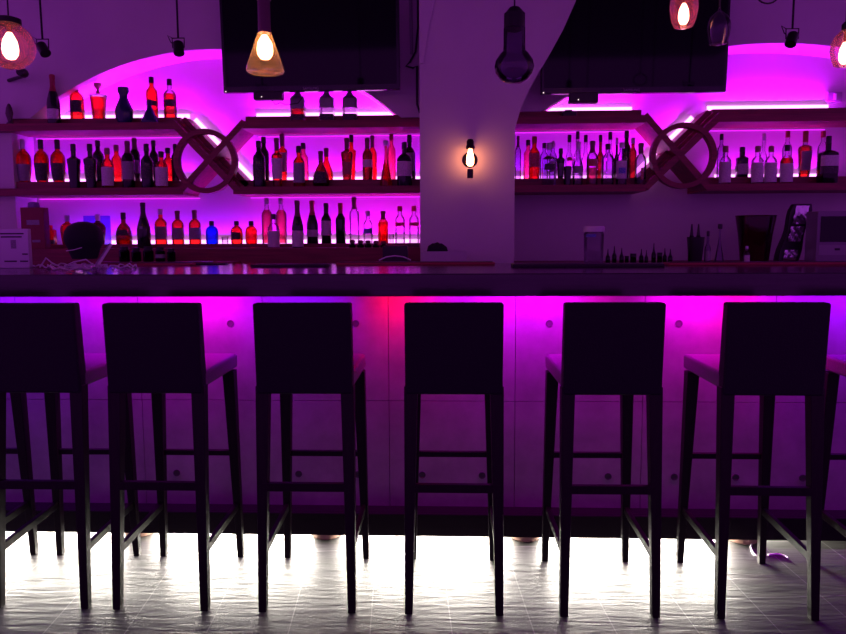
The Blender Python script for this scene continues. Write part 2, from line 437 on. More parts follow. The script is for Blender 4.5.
def diag(root, name, a, b, off=None, wd=.040, riser=True):
    a = P(a[0], a[1], SF); b = P(b[0], b[1], SF)
    d = Vector((b.x-a.x, 0, b.z-a.z)).normalized(); n = Vector((-d.z, 0, d.x)) * wd/2
    q = [(a.x+n.x, a.z+n.z), (b.x+n.x, b.z+n.z), (b.x-n.x, b.z-n.z), (a.x-n.x, a.z-n.z)]
    mb = MB(); mb.prism(q, SF + (.0015 if riser else -.0025), SB)
    if riser:
        s = off
        o2 = Vector((-d.z, 0, d.x))*s
        for (yo, wt, y0, y1) in ((.5, .018, SR-.04, SR+.0), (1.0, .05, SR, SB)):
            c0 = o2*(wd/2 + wt/2)
            nn = Vector((-d.z, 0, d.x))*wt/2
            q2 = [(a.x+c0.x+nn.x, a.z+c0.z+nn.z), (b.x+c0.x+nn.x, b.z+c0.z+nn.z), (b.x+c0.x-nn.x, b.z+c0.z-nn.z), (a.x+c0.x-nn.x, a.z+c0.z-nn.z)]
            mb.prism(q2, y0, y1)
        # light line on the outer side of the step
        e0 = o2*(wd/2+.058); aa = a+e0+(b-a)*-.02; bb = a+e0+(b-a)*.95
        MB().bar((aa.x, STRIP_Y, aa.z), (bb.x, STRIP_Y, bb.z), (.012, .036)).build('light_strip', WHITELED, root)
        L = (bb-aa).length
        l = area('shelf_light', ((aa.x+bb.x)/2, STRIP_Y-.014, (aa.z+bb.z)/2), .012, L, 10*L, (.7, 0, 1), (o2.x, .6, o2.z), root)
        X = Vector(((bb.x-aa.x)/L, 0, (bb.z-aa.z)/L)); Z = -Vector((o2.x, .6, o2.z)).normalized(); Yv = Z.cross(X)
        l.rotation_euler = Matrix((X, Yv, Z)).transposed().to_euler(); l.data.size = L; l.data.size_y = .012
    mb.build(name, WOOD, root)
def ring(root, u, v, ro, ri):
    c = P(u, v, SF-.01); s = P(u+10, v, SF-.01).x - c.x; s /= 10
    prof = []
    mb = MB(); n = 64; vs = []; fs = []
    for k in range(n):
        an = 2*math.pi*k/n
        for (r, y) in ((ro*s, SF-.012), (ri*s, SF-.012), (ri*s, SF+.04), (ro*s, SF+.04)):
            vs.append((c.x+math.cos(an)*r, y, c.z+math.sin(an)*r))
    for k in range(n):
        for q in range(4):
            fs.append((k*4+q, k*4+(q+1) % 4, ((k+1) % n)*4+(q+1) % 4, ((k+1) % n)*4+q))
    mb.add(vs, fs, True); mb.build('ring', WOOD, root)

SL = dict(mb=z_of(210, 194.3, SF), mt=z_of(210, 187, SF), mr=z_of(210, 180.5, SR),
          tb=z_of(210, 128.8, SF), tt=z_of(210, 121.5, SF), tr=z_of(210, 117, SR))
SRR = dict(mb=z_of(680, 191, SF), mt=z_of(680, 184, SF), mr=z_of(680, 177.5, SR),
           tb=z_of(680, 122.3, SF), tt=z_of(680, 114.5, SF), tr=z_of(680, 109.5, SR))
PU = (.6, 0, 1); VI = (.62, 0, 1); PK = (1, 0, .85)
ul = thing('wall_shelf', 'mahogany two-tier bottle shelf left of the pillar with ring and crossed boards', 'shelf', (0, 0, 0))
TL = [(0, .5, PU, 1), (.5, 1, PU, 1)]
plank(ul, 'shelf_board', -70, 174, SL['tb'], SL['tt'], SL['tr'], 80, leds=[(0, 1, (.66, 0, 1), 1)], vref=124, power=13.5)
plank(ul, 'shelf_board', 241, 423, SL['tb'], SL['tt'], SL['tr'], 330, leds=[(0, 1, (.7, 0, 1), 1)], vref=124, power=13.5)
plank(ul, 'shelf_board', -70, 183, SL['mb'], SL['mt'], SL['mr'], 80, leds=[(0, .35, (.40, 0, 1), 1), (.35, 1, (.55, 0, .95), .9)], vref=187, power=7)
plank(ul, 'shelf_board', 233, 423, SL['mb'], SL['mt'], SL['mr'], 330, leds=[(0, .45, (.42, 0, 1), 1), (.45, .9, (.7, 0, .9), 1), (.9, 1, (.35, 0, 1), 1)], vref=187, power=7)
diag(ul, 'diagonal_board', (171, 121.5), (237, 190), off=1)
diag(ul, 'diagonal_board', (181, 190), (244, 121.5), riser=False)
ring(ul, 204.8, 161, 31.5, 26.5)
ur = thing('wall_shelf', 'mahogany two-tier bottle shelf right of the pillar with ring and crossed boards', 'shelf', (0, 0, 0))
xe = P(828, 115, STRIP_Y).x
plank(ur, 'shelf_board', 512, 646, SRR['tb'], SRR['tt'], SRR['tr'], 580, leds=[(0, 1, (.7, 0, 1), 1)], vref=118, power=13.5)
xs = P(722, 118, SF).x+.02
plank(ur, 'shelf_board', 719, 900, SRR['tb'], SRR['tt'], SRR['tr'], 780, leds=[(0, 1, (.6, 0, 1), 1)], vref=118, power=12.5, ledx=(xs, xe))
plank(ur, 'shelf_board', 512, 646, SRR['mb'], SRR['mt'], SRR['mr'], 580, leds=[(0, .5, (.42, 0, 1), 1), (.5, 1, (.75, 0, 1), 1)], vref=184, power=7, under=False)
plank(ur, 'shelf_board', 706, 900, SRR['mb'], SRR['mt'], SRR['mr'], 780, leds=[(0, 1, (.72, 0, 1), 1)], vref=184, power=6.5, ledx=(P(712, 180, STRIP_Y).x+.02, xe), under=False)
diag(ur, 'diagonal_board', (646, 188), (722, 114.5), off=1)
diag(ur, 'diagonal_board', (645, 115), (709, 188), riser=False)
ring(ur, 684, 155.5, 33, 28)

# ================================================================ BACK COUNTER
ZLOW = z_of(210, 248, SF); ZLOWR = z_of(210, 244, SR)
xa = XL+.05
bc = thing('back_counter', 'dark wooden back counter with lit bottle step along the left niche', 'counter', (0, 0, 0))
MB().box(XL+.02, pL-.004, 4.22, YW-.002, ZLOW-.13, ZLOW).box(xl_n+.004, pL-.004, YW-.002, SB, ZLOW-.13, ZLOW).box(xl_n+.004, pL-.004, SR, SB, ZLOW, ZLOWR).build('bottle_step', WOOD, bc)
MB().box(XL+.02, pL-.004, 4.24, YW-.002, 0, ZLOW-.13).build('cabinet', WOOD, bc)
la, lb = xl_n+.22, pL-.03
MB().box(la, lb, STRIP_Y, STRIP_Y+.012, ZLOWR-.006, ZLOWR+.026).build('light_strip', WHITELED, bc)
for (fa, fb, c, s) in ((0, .30, (.34, 0, 1), .9), (.30, .5, (.32, 0, 1), .9), (.5, .62, (.6, 0, 1), 1), (.62, .8, (.5, 0, 1), 1.2), (.8, 1, (.8, 0, 1), 1.5)):
    L = (lb-la)*(fb-fa)
    area('shelf_light', (la+(lb-la)*(fa+fb)/2, STRIP_Y-.016, ZLOWR+.004), L, .012, 7.5*s*L, c, (0, .5, 1), bc)
ZBR = 1.135
bcr = thing('back_counter', 'dark wooden back counter right of the pillar below the plain wall', 'counter', (0, 0, 0))
MB().box(pR+.004, XR-.02, 3.98, YB-.004 if False else YW-.004, ZBR-.05, ZBR).box(pR+.004, xnr-.004, YW-.004, YB-.004, ZBR-.05, ZBR).build('worktop', WOOD, bcr)
MB().box(pR+.004, XR-.02, 4.0, YW-.004, 0, ZBR-.05).build('cabinet', WOOD, bcr)

# ================================================================ BOTTLES
G_CLEAR = glass('glass_clear', (.88, .88, .9), .04, (.9, .9, .95))
G_DARK = glass('glass_dark', (.07, .03, .05), .05, (.05, .02, .05), refl=.9)
G_BLACK = pbr('glass_black', (.008, .006, .012), .12)
G_AMBER = glass('glass_amber', (.84, .14, .10), .12, (1, .1, .06))
G_BROWN = glass('glass_brown', (.42, .06, .07), .08, (.5, .05, .04))
G_RED = glass('glass_red', (.85, .05, .07), .35, (1, .06, .08))
G_PINK = glass('glass_pink', (1, .3, .40), .30, (1, .3, .4))
G_BLUE = glass('glass_blue', (.04, .12, .95), .35, (.05, .15, 1))
G_VIOL = glass('glass_violet', (.72, .58, .82), .05, (.8, .6, .9), refl=1.2)
G_NAVY = pbr('glaze_navy', (.01, .015, .07), .2)
GL = dict(c=G_CLEAR, d=G_DARK, k=G_BLACK, a=G_AMBER, b=G_BROWN, r=G_RED, p=G_PINK, u=G_BLUE, v=G_VIOL, n=G_NAVY)
CK = pbr('cap_black', (.01, .01, .015), .35); CR = pbr('cap_red', (.35, .02, .05), .4); CW = pbr('cap_silver', (.5, .5, .55), .3, metal=.5)
CB = pbr('cap_cork', (.30, .16, .14), .6); CV = pbr('cap_wine', (.14, .02, .06), .4)
CP = dict(k=CK, r=CR, w=CW, b=CB, v=CV)
LW = labelmat('label_white', (.62, .58, .60), (.12, .1, .12)); LK = labelmat('label_black', (.02, .018, .025), (.25, .2, .2))
LR = labelmat('label_red', (.4, .04, .06), (.6, .5, .5)); LG = labelmat('label_grey', (.28, .26, .30), (.1, .08, .1))
LB = labelmat('label_blue', (.08, .12, .5), (.5, .5, .7)); LX = pbr('box_white', (.6, .56, .58), .7)
LM = dict(w=LW, k=LK, r=LR, g=LG, b=LB)

def profile(kind, Rr, Hh):
    nr = min(.0145, Rr*.42)
    P_ = {
     'round': [(.96, 0), (1, .015), (1, .56), (.95, .62), (.72, .68), ('n', .74), ('n', .86)],
     'tall':  [(.96, 0), (1, .015), (1, .62), (.9, .68), (.6, .73), ('n', .78), ('n', .88)],
     'square': [(.97, 0), (1, .01), (1, .60), (.96, .64), (.6, .68), ('n', .70), ('n', .86)],
     'oval':  [(.70, 0), (.76, .02), (.90, .22), (1, .42), (1, .52), (.90, .62), (.62, .70), ('n', .745), ('n', .80)],
     'bell':  [(.92, 0), (1, .04), (1, .22), (.92, .38), (.78, .52), (.5, .62), ('n', .68), ('n', .80)],
     'wine':  [(.95, 0), (1, .01), (1, .58), (.93, .63), (.55, .70), ('n', .75), ('n', .80)],
     'champ': [(.93, 0), (1, .02), (1, .40), (.93, .48), (.66, .62), ('n', .74), ('n', .80)],
     'dome':  [(.88, 0), (.98, .04), (1, .12), (1, .52), (.93, .64), (.65, .74), ('n', .78), ('n', .82)],
     'cone':  [(.93, 0), (1, .04), (.95, .12), (.55, .38), (.26, .60), (.2, .72), (.22, .9)],
     'tri':   [(.80, 0), (.96, .06), (1, .16), (.88, .32), (.55, .52), ('n', .64), ('n', .78)],
     'taper': [(.74, 0), (.78, .02), (.95, .5), (1, .60), (.9, .66), ('n', .71), ('n', .78)],
     'flare': [(.66, 0), (.70, .02), (.94, .62), (1, .66), (.9, .67), ('n', .69), ('n', .74)],
     'genie': [(.66, 0), (.95, .15), (1, .30), (.96, .42), (.6, .62), (.46, .70), (.44, .80), (.62, .88), (.60, 1.0)],
     'longneck': [(.96, 0), (1, .015), (1, .45), (.85, .52), ('n', .62), ('n', .86)],
     'should': [(.7, 0), (.72, .02), (.9, .5), (1, .60), (.98, .66), (.5, .70), ('n', .72), ('n', .86)],
    }[kind]
    return [((nr if r == 'n' else Rr*r), z*Hh) for r, z in P_], nr
def rad_at(prof, z):
    for (r0, z0), (r1, z1) in zip(prof[:-1], prof[1:]):
        if z0 <= z <= z1: return r0 + (r1-r0)*(z-z0)/max(1e-6, z1-z0)
    return prof[-1][0]
ROWY = {'f': 4.423, 'r': 4.53, 'b': 4.60}
BGROUP = {}
def bottle(sh, row, u, vt, wpx, kind, gl, cap, lab, text, liq=None, capz=None, cat='bottle', name='bottle', group=None):
    """sh: (z ledge, z riser); lab: list of (material key, z0, z1, half angle)"""
    Y = ROWY[row] if isinstance(row, str) else row
    z = sh[0] if Y < SR else sh[1]
    p = P(u, vt, Y); Hh = p.z - z
    Rr = (P(u+wpx/2, vt+20, Y).x - P(u, vt+20, Y).x)
    if isinstance(row, str): Rr = min(Rr, .060)
    ysc = min(1, (.047 if Y < SR else .055)/Rr)
    x = P(u, vt+22, Y).x
    root = thing(name, text, cat, (x, Y, z), random.uniform(-.06, .06), group)
    prof, nr = profile(kind, Rr, Hh)
    sq = 5.0 if kind in ('square',) else 2.0
    mat = GL[gl]
    rc = random
    MB().lathe(prof, 24, sq=sq, ysc=ysc).build('body', mat, root)
    if liq:
        ins = [(r*.9, zz) for r, zz in prof if zz < liq[1]*Hh]; ins.append((rad_at(prof, liq[1]*Hh)*.9, liq[1]*Hh))
        ins[0] = (ins[0][0], .004)
        MB().lathe(ins, 20, sq=sq, ysc=ysc).build('liquid', GL[liq[0]], root)
    if cap:
        c0 = capz or (prof[-1][1]/Hh - .02)
        cr = nr*1.12
        if cap in 'v' or kind in ('wine', 'champ'):
            c0 = capz or .66 if kind == 'champ' else .74
            pr = []
            for q in (0, .25, .5): zz = c0+(prof[-1][1]/Hh-c0)*q*1.6; pr.append((rad_at(prof, min(zz, .8)*Hh)+.0012, zz*Hh))
            pr += [(nr*1.1, .9*Hh), (nr*1.22, .93*Hh), (nr*1.22, .985*Hh), (nr*.9, Hh)]
            MB().lathe(sorted(pr, key=lambda a: a[1]), 18).build('capsule', CP[cap], root)
        elif kind == 'flare':
            MB().lathe([(nr*.8, c0*Hh), (nr*.9, c0*Hh+.01), (nr*.5, .82*Hh), (nr*1.7, .90*Hh), (nr*1.7, .99*Hh), (nr*1.2, Hh)], 18).build('stopper', CP[cap], root)
        else:
            MB().lathe([(cr, c0*Hh), (cr*1.05, c0*Hh+.002), (cr*1.05, .985*Hh), (cr*.9, Hh)], 18).build('cap', CP[cap], root)
    for (k, a, b, ha) in lab:
        n = 6; pr = []
        for i in range(n+1): zz = (a+(b-a)*i/n)*Hh; pr.append((rad_at(prof, zz)+.0008, zz))
        MB().lathe(pr, 20, sq=sq, ysc=ysc, arc=(R(-90-ha), R(-90+ha))).build('label', LM[k], root)
    return root
TOPL = (SL['tt'], SL['tr']); MIDL = (SL['mt'], SL['mr']); LOWL = (ZLOW, ZLOWR)
TOPR = (SRR['tt'], SRR['tr']); MIDR = (SRR['mt'], SRR['mr'])
g1 = 'bottles on the left top shelf'; g2 = 'bottles on the left middle shelf'; g3 = 'bottles on the back counter'; g4 = 'bottles on the right shelf left of the ring'; g5 = 'bottles on the right shelf right of the ring'
B = [
 (TOPL,'f',53,74.5,12,'champ','k','r',[('w',.10,.30,75)],'dark champagne bottle with red foil and pale label, leftmost on the top shelf',{},g1),
 (TOPL,'r',77,82,13,'round','a','v',[('k',.18,.50,70)],'amber bottle with dark label second from left on the left top shelf',{},g1),
 (TOPL,'r',98.5,83,17,'flare','c','b',[],'flared square decanter full of bright red liquor with a glass stopper',dict(liq=('r',.60)),g1),
 (TOPL,'f',124,87.5,20,'genie','n',None,[],'dark blue pot-bellied ceramic jug with wide lip on the left top shelf',{},g1),
 (TOPL,'r',152,77,11,'tall','a','k',[('k',.30,.42,70)],'tall amber bottle standing behind the blue cone flask',{},g1),
 (TOPL,'f',150,97,21,'cone','n',None,[],'dark blue cone-shaped flask with thin neck on the left top shelf edge',{},g1),
 (TOPL,'r',170,79,12.5,'round','c','k',[('k',.30,.46,75)],'amber bottle with dark label and clear foot, last before the left ring',dict(liq=('a',.62)),g1),
 (TOPL,'f',298,84,14,'square','c','k',[('g',.32,.85,80),('k',.02,.18,85)],'square clear bottle with grey label and red liquor below the left television',dict(liq=('r',.34)),g1),
 (TOPL,'f',327,84,14,'square','c','k',[('g',.34,.85,80),('k',.02,.18,85)],'square clear bottle with grey label, middle of three under the left television',{},g1),
 (TOPL,'f',350,84,14,'square','c','k',[('g',.34,.85,80),('k',.02,.18,85)],'square clear bottle with grey label, rightmost of three under the left television',{},g1),
 # middle left
 (MIDL,'r',23.7,139.5,13.5,'oval','a','w',[('g',.03,.42,80)],'oval red cognac bottle with pale cap, leftmost on the left middle shelf',dict(liq=('r',.66)),g2),
 (MIDL,'r',41.5,139.5,13.5,'oval','a','k',[('k',.03,.44,80)],'oval red cognac bottle with black label between two like it',dict(liq=('r',.66)),g2),
 (MIDL,'r',58,139.5,13.5,'oval','a','k',[('k',.03,.44,80)],'oval red cognac bottle with black label next to the square dark bottle',dict(liq=('r',.66)),g2),
 (MIDL,'f',74,144,12.5,'should','k','k',[],'broad-shouldered black bottle standing alone right of the oval cognacs',{},g2),
 (MIDL,'f',90.5,144,12.5,'should','k','k',[('k',.2,.5,60)],'broad-shouldered black bottle with outlined dark label left of a white-labelled one',{},g2),
 (MIDL,'b',98.5,140.5,10.5,'tall','k','k',[],'tall black bottle standing behind the dark outlined-label bottle',{},g2),
 (MIDL,'f',107.8,148,11.5,'round','a','b',[('w',.06,.52,82)],'short amber bottle with big white label and cork cap on the left middle shelf',{},g2),
 (MIDL,'b',117,145,10,'round','a','b',[],'unlabelled glowing amber bottle behind and between two labelled ones',{},g2),
 (MIDL,'f',128,141,11.5,'tall','d','v',[('g',.18,.56,80)],'dark bottle with tall greyish label and wine-red cap on left middle shelf',{},g2),
 (MIDL,'b',135,138,9.5,'tall','d','v',[('g',.2,.5,70)],'tallest wine-capped dark bottle, standing behind the grey-labelled one',{},g2),
 (MIDL,'f',147,144,11.5,'round','k','k',[('k',.2,.5,60)],'round black bottle left of the small white-labelled bottle near the ring',{},g2),
 (MIDL,'b',154,140.5,8.5,'tall','d','k',[],'slim dark bottle behind the small white-labelled bottle near the ring',{},g2),
 (MIDL,4.405,161.8,151.5,12,'round','a','k',[('w',.04,.56,84)],'small red-necked bottle with large white label standing at the shelf edge',{},g2),
 (MIDL,'b',168.5,148,9.5,'round','a','k',[],'plain amber bottle just left of the left wooden ring',{},g2),
 (MIDL,'r',175.5,144,7.5,'tall','d','k',[],'narrow dark bottle half hidden by the left wooden ring',{},g2),
 (MIDL,'f',259,141,12,'tall','k','k',[('k',.16,.5,60)],'black bottle in front, first right of the left ring',{},g2),
 (MIDL,'b',264,137,10,'tall','k','k',[],'black bottle behind, first right of the left ring',{},g2),
 (MIDL,'f',277,138,11,'taper','a','v',[('w',.16,.58,82)],'tapered amber bottle with tall white label and wine-red cap',{},g2),
 (MIDL,'b',282.5,134,10,'taper','a','v',[('g',.2,.6,70)],'tapered amber bottle standing behind its white-labelled twin',{},g2),
 (MIDL,'f',299,146,11.5,'round','a','k',[('g',.10,.58,80)],'black-capped amber bottle with speckled grey label, middle shelf centre',{},g2),
 (MIDL,'b',303.5,143,10,'round','p','k',[],'pinkish bottle standing behind the speckled grey label',{},g2),
 (MIDL,'f',321,151,17,'tri','b','v',[('k',.10,.42,50)],'squat dark teardrop decanter in front on the left middle shelf',{},g2),
 (MIDL,'b',326.5,148,13.5,'tri','a','v',[],'squat glowing red teardrop decanter behind the dark one',{},g2),
 (MIDL,'r',347,138,12,'should','b','v',[('r',.12,.44,60)],'dark red shouldered bottle with small emblem left of the slanted label',{},g2),
 (MIDL,4.615,351.5,135,9,'should','r','k',[],'bright red bottle standing behind the emblem bottle',{},g2),
 (MIDL,'r',367.5,138,10,'round','b','v',[('w',.30,.48,80)],'square-shouldered dark red bottle with slanted white label',dict(liq=('r',.28)),g2),
 (MIDL,4.62,372.5,135.5,8.5,'round','r','v',[],'red bottle standing behind the slanted white label',{},g2),
 (MIDL,'f',386,140.5,12.5,'cone','p','w',[],'pink cone flask with long clear neck on the left middle shelf',dict(liq=('r',.5)),g2),
 (MIDL,'b',391.5,134,8.5,'tall','p','r',[],'tall pink bottle with red cap behind the cone flask',{},g2),
 (MIDL,4.412,404.3,142,15,'round','k','k',[('w',.22,.55,80)],'big black bottle with wide white label at the shelf edge beside the pillar',{},g2),
 (MIDL,'b',409.5,135,12,'round','d','k',[('g',.2,.6,50)],'dark bottle standing behind the wide white label beside the pillar',{},g2),
 # lower left
 (LOWL,'r',51.3,222,8.5,'square','r',None,[('k',.02,.2,80)],'short square red bottle just right of the dark red box',{},g3),
 (LOWL,'r',68,215,13,'oval','a','w',[],'rounded amber bottle left of the round black cover',{},g3),
 (LOWL,'r',98.5,214,14,'oval','b','w',[],'rounded dark brown bottle right of the round black cover',{},g3),
 (LOWL,'r',124,212.5,15,'bell','b','k',[('k',.28,.46,60)],'bell-shaped brown bottle glowing red at its foot',dict(liq=('r',.22)),g3),
 (LOWL,'f',143.5,202.5,12.5,'champ','k','k',[('g',.42,.48,14)],'tall sloping black bottle with small round emblem on the back counter',{},g3),
 (LOWL,'r',161,209,11.5,'round','a','w',[('g',.14,.5,80)],'amber bottle with silver cap right of the tall emblem bottle',{},g3),
 (LOWL,'r',178,210.5,11.5,'round','a','v',[('g',.14,.48,80)],'amber bottle with grey label in the middle of three alike',{},g3),
 (LOWL,'r',195,210,11.5,'round','a','v',[('g',.14,.48,80)],'amber bottle with grey label just left of the blue one',{},g3),
 (LOWL,'r',212.3,221,12,'dome','u','k',[],'small domed bright blue bottle with black cap',{},g3),
 (LOWL,'r',237,221,11.5,'dome','a','k',[('k',.2,.5,50)],'small domed dark amber bottle, right of the blue one',{},g3),
 (LOWL,'r',251.6,221,11.5,'dome','r','k',[],'small domed bright red bottle with black cap',{},g3),
 (LOWL,'r',267,198,10.5,'tall','c','w',[],'tall clear bottle of pink liquor left of the box-labelled one',dict(liq=('p',.74)),g3),
 (LOWL,'r',281.3,198,10.5,'tall','c','w',[],'tall clear bottle of pink liquor right of the box-labelled one',dict(liq=('p',.74)),g3),
 (LOWL,4.40,273.7,214,11.5,'round','c','k',[('w',.02,.50,88)],'clear bottle with large white label between the two tall pink ones',{},g3),
 (LOWL,4.40,297.5,200.5,11.5,'champ','k','v',[('w',.02,.36,88)],'champagne bottle with white block label at its foot',{},g3),
 (LOWL,'r',312.3,200.5,11.5,'champ','k','r',[('w',.16,.32,80)],'champagne bottle with red foil and narrow pale label',{},g3),
 (LOWL,'r',326.3,203,10,'wine','k','k',[('w',.20,.56,80)],'black wine bottle with tall white label',{},g3),
 (LOWL,'r',340.6,203,10,'wine','k','r',[],'black wine bottle with red capsule and no label',{},g3),
 (LOWL,'r',354.3,197,10,'tall','c','v',[],'tall clear bottle just right of the red-capsule wine bottle',{},g3),
 (LOWL,'r',368,211,9.5,'round','c','w',[('b',.30,.46,70)],'clear bottle with small blue label on the back counter',{},g3),
 (LOWL,'r',383.2,211,10.5,'tall','p','v',[],'opaque red-pink bottle right of the blue-labelled clear one',dict(liq=('r',.66)),g3),
 (LOWL,'r',400,206,10,'tall','c','r',[('r',.46,.56,70)],'clear bottle with red cap and label, left of its twin by the pillar',{},g3),
 (LOWL,'r',414,206,10,'tall','c','r',[('r',.46,.56,70)],'clear bottle with red cap and label right beside the pillar',{},g3),
 # right, left of ring
 (MIDR,'r',518,136,6,'tall','v','v',[],'narrow violet-tinted bottle half hidden by the pillar edge',{},g4),
 (MIDR,'b',528,140,9,'tall','p','k',[],'pinkish red bottle with black cap behind the red-capped one',{},g4),
 (MIDR,'r',534.2,136.5,11,'round','r','r',[('r',.28,.6,70)],'bright red bottle with red cap near the pillar on the right shelf',{},g4),
 (MIDR,'b',544,143,8.5,'tall','v','k',[],'bluish clear bottle with black cap behind the wide silver-capped one',{},g4),
 (MIDR,'f',549,143,13.5,'square','v','w',[('k',.36,.5,40)],'wide square clear bottle with silver cap at the front of the right shelf',{},g4),
 (MIDR,'b',553,141.5,8,'round','v','w',[('g',.2,.5,60)],'silver-capped clear bottle behind the wide square one',{},g4),
 (MIDR,'r',560.5,148.5,8.5,'should','k','k',[('g',.1,.5,30)],'slender black bottle with broad shoulders on the right shelf',{},g4),
 (MIDR,'b',569.2,135,8,'longneck','c','k',[('r',.42,.5,40)],'black-capped clear bottle, first of three in the back row',{},g4),
 (MIDR,'b',577.4,131.5,7.6,'longneck','c','k',[],'tallest of three black-capped clear bottles in the back row',{},g4),
 (MIDR,'b',585.5,135,8,'longneck','c','k',[],'black-capped clear bottle, last of three in the back row',{},g4),
 (MIDR,'f',578,142,10,'longneck','v','w',[('g',.28,.44,60)],'slim silver-capped clear bottle at the front left of the red-tinged one',{},g4),
 (MIDR,4.41,592.2,141,11,'tall','v','v',[('r',.42,.58,60)],'clear bottle with dark red cap and red glints at the front edge',dict(liq=('p',.4)),g4),
 (MIDR,'r',600.3,135,7,'longneck','b','k',[],'thin dark red bottle with black cap right of the red-glinting bottle',{},g4),
 (MIDR,4.41,607.6,144,12.5,'tall','v','k',[],'clear bottle with black cap at the front of the crowded shelf',{},g4),
 (MIDR,'b',610,132,8,'longneck','c','k',[],'tall black-capped bottle behind the front clear one',{},g4),
 (MIDR,'b',616.5,138,5.2,'longneck','d','w',[],'thin dark bottle with pale cap in the crowded back row',{},g4),
 (MIDR,4.41,621.5,142.5,10.5,'tall','v','w',[('w',.14,.56,80),('b',.26,.40,40)],'clear bottle with white and blue label at the front near the ring',{},g4),
 (MIDR,'b',626.3,131,9,'tall','k','k',[],'tall black bottle behind the white and blue label',{},g4),
 (MIDR,'r',632.6,138,7.5,'tall','b','w',[],'dark amber bottle with pale cap second nearest the right ring',{},g4),
 (MIDR,'f',640.6,143,11,'round','v','v',[('r',.12,.4,14)],'violet-tinted bottle with amber glint nearest the right ring',{},g4),  # narrow red label strip paints the amber glint on the glass
 # right of ring
 (MIDR,'b',721,134,7.5,'tall','v','k',[],'slim clear bottle with black cap just right of the right ring',{},g5),
 (MIDR,'f',725,146,11.5,'round','c','b',[('w',.04,.58,86)],'corked clear bottle with big white label nearest the right ring',{},g5),
 (MIDR,'r',741.7,147,10.5,'square','k','k',[('w',.10,.44,60)],'square black bottle with white label alone between corked ones',{},g5),
 (MIDR,'f',757.2,146,11.8,'round','c','b',[('w',.04,.56,86)],'corked clear bottle with big white label, left one of the touching pair',{},g5),
 (MIDR,'f',770.6,146,11.8,'round','c','b',[('w',.04,.56,86)],'corked clear bottle with big white label, right one of the touching pair',{},g5),
 (MIDR,'b',763.3,133.5,7.5,'longneck','c','w',[],'tall ornate clear bottle rising behind the touching corked pair',{},g5),
 (MIDR,'b',787,131,9,'tall','c','r',[],'tall red-capped clear bottle behind the white label with red top',{},g5),
 (MIDR,'f',786.5,145,12.5,'round','c','k',[('w',.04,.52,86)],'black-capped bottle with red liquor above its big white label',dict(liq=('r',.66)),g5),
 (MIDR,'r',805,131,13,'taper','c','r',[('g',.14,.56,60)],'tapered bottle of red-amber liquor with red cap on the right shelf',dict(liq=('a',.66)),g5),
 (MIDR,'b',822.5,131,9.5,'tall','c','r',[],'red-capped bottle behind the square black-labelled one at far right',{},g5),
 (MIDR,4.415,828,136,16.5,'square','d','k',[('w',.36,.58,70),('k',.2,.35,75)],'big square dark bottle with white-printed label, last on the right shelf',{},g5),
]
for (sh, row, u, vt, wp, kd, gl, cp, lb, tx, ex, gp) in B:
    bottle(sh, row, u, vt, wp, kd, gl, cp, lb, tx, group=gp, **ex)
# ribbon on the blue jug is small; glasses on the back counter
def tumbler(u, v0, v1, wpx, Y, z, text, mat=G_CLEAR, cat='glass', name='glass_tumbler'):
    p = P(u, v0, Y); h = p.z - z; r = P(u+wpx/2, v0, Y).x-p.x
    o = MB().lathe([(r*.82, 0), (r*.85, .004), (r, h), (r*.93, h), (r*.78, .008), (0, .008)], 22, cap=True).build(name, mat, loc=(p.x, Y, z))
    return tag(o, text, cat)
tumbler(225, 236.5, 244, 7, 4.53, ZLOWR, 'small cut glass tumbler between the blue and the dark amber bottle')
tumbler(391.5, 234, 244, 5, 4.53, ZLOWR, 'small clear glass right of the red-pink bottle')
tumbler(567.5, 166.5, 180, 8, 4.415, SRR['mt'], 'short black tumbler at the shelf edge right of the slender black bottle', pbr('black_glass', (.01, .01, .014), .15))
# ================================================================ TELEVISIONS
def tv(ul, ub_l, ur_, ub_r, Y, ry, tilt, label, htx):
    a = P(ul, ub_l, Y); b = P(ur_, ub_r, Y); w_ = (b.x-a.x); h_ = w_*.575
    root = thing('television', label, 'television', ((a.x+b.x)/2, Y, (a.z+b.z)/2), 0)
    root.rotation_euler = (R(tilt), 0, R(ry))
    MB().box(-w_/2, w_/2, .0, .045, 0, h_).build('frame', BEZEL, root, bevel=.004)
    MB().box(-w_/2+.018, w_/2-.018, -.0015, .0, .035, h_-.018).build('screen', SCREEN, root)
    MB().box(-w_/2+.1, w_/2-.1, .045, .075, .12, h_-.12).build('rear_case', BLACK, root)
    cu = bpy.data.curves.new('brand_lettering', 'FONT'); cu.body = 'SAMSUNG'; cu.size = .022; cu.extrude = .0004; cu.align_x = 'CENTER'
    tmp = bpy.data.objects.new('lettering_curve', cu); COL.objects.link(tmp)
    dg = bpy.context.evaluated_depsgraph_get(); me = bpy.data.meshes.new_from_object(tmp.evaluated_get(dg)); me.name = 'brand_lettering'
    bpy.data.objects.remove(tmp); me.materials.clear(); me.materials.append(GREYTXT)
    t = bpy.data.objects.new('brand_lettering', me); COL.objects.link(t); t.parent = root
    t.location = (htx, -.001, .010); t.rotation_euler = (R(90), 0, 0)
    br = MB().box(-.15, .15, .075, YW-Y-.004 if Y+.1 < YW else .1, h_*.45, h_*.8)
    br.build('wall_bracket', BLACKMETAL, root)
    MB().box(-w_/2+.012, -w_/2+.018, -.003, 0, .004, .010).build('indicator_light', emis('tv_led', (1, .8, .8), 1.5), root)
    return root, w_, h_
YTV = 4.20
t1, w1, h1 = tv(222.5, 93, 400, 89.2, YTV, -2.0, 3.0, 'large black television on the left, its right edge near the pillar', 0)
t2, w2, h2 = tv(541, 94, 726.3, 91.8, YTV+.02, 0, 2.2, 'large black television on the right, partly behind the vault edge', -.01)
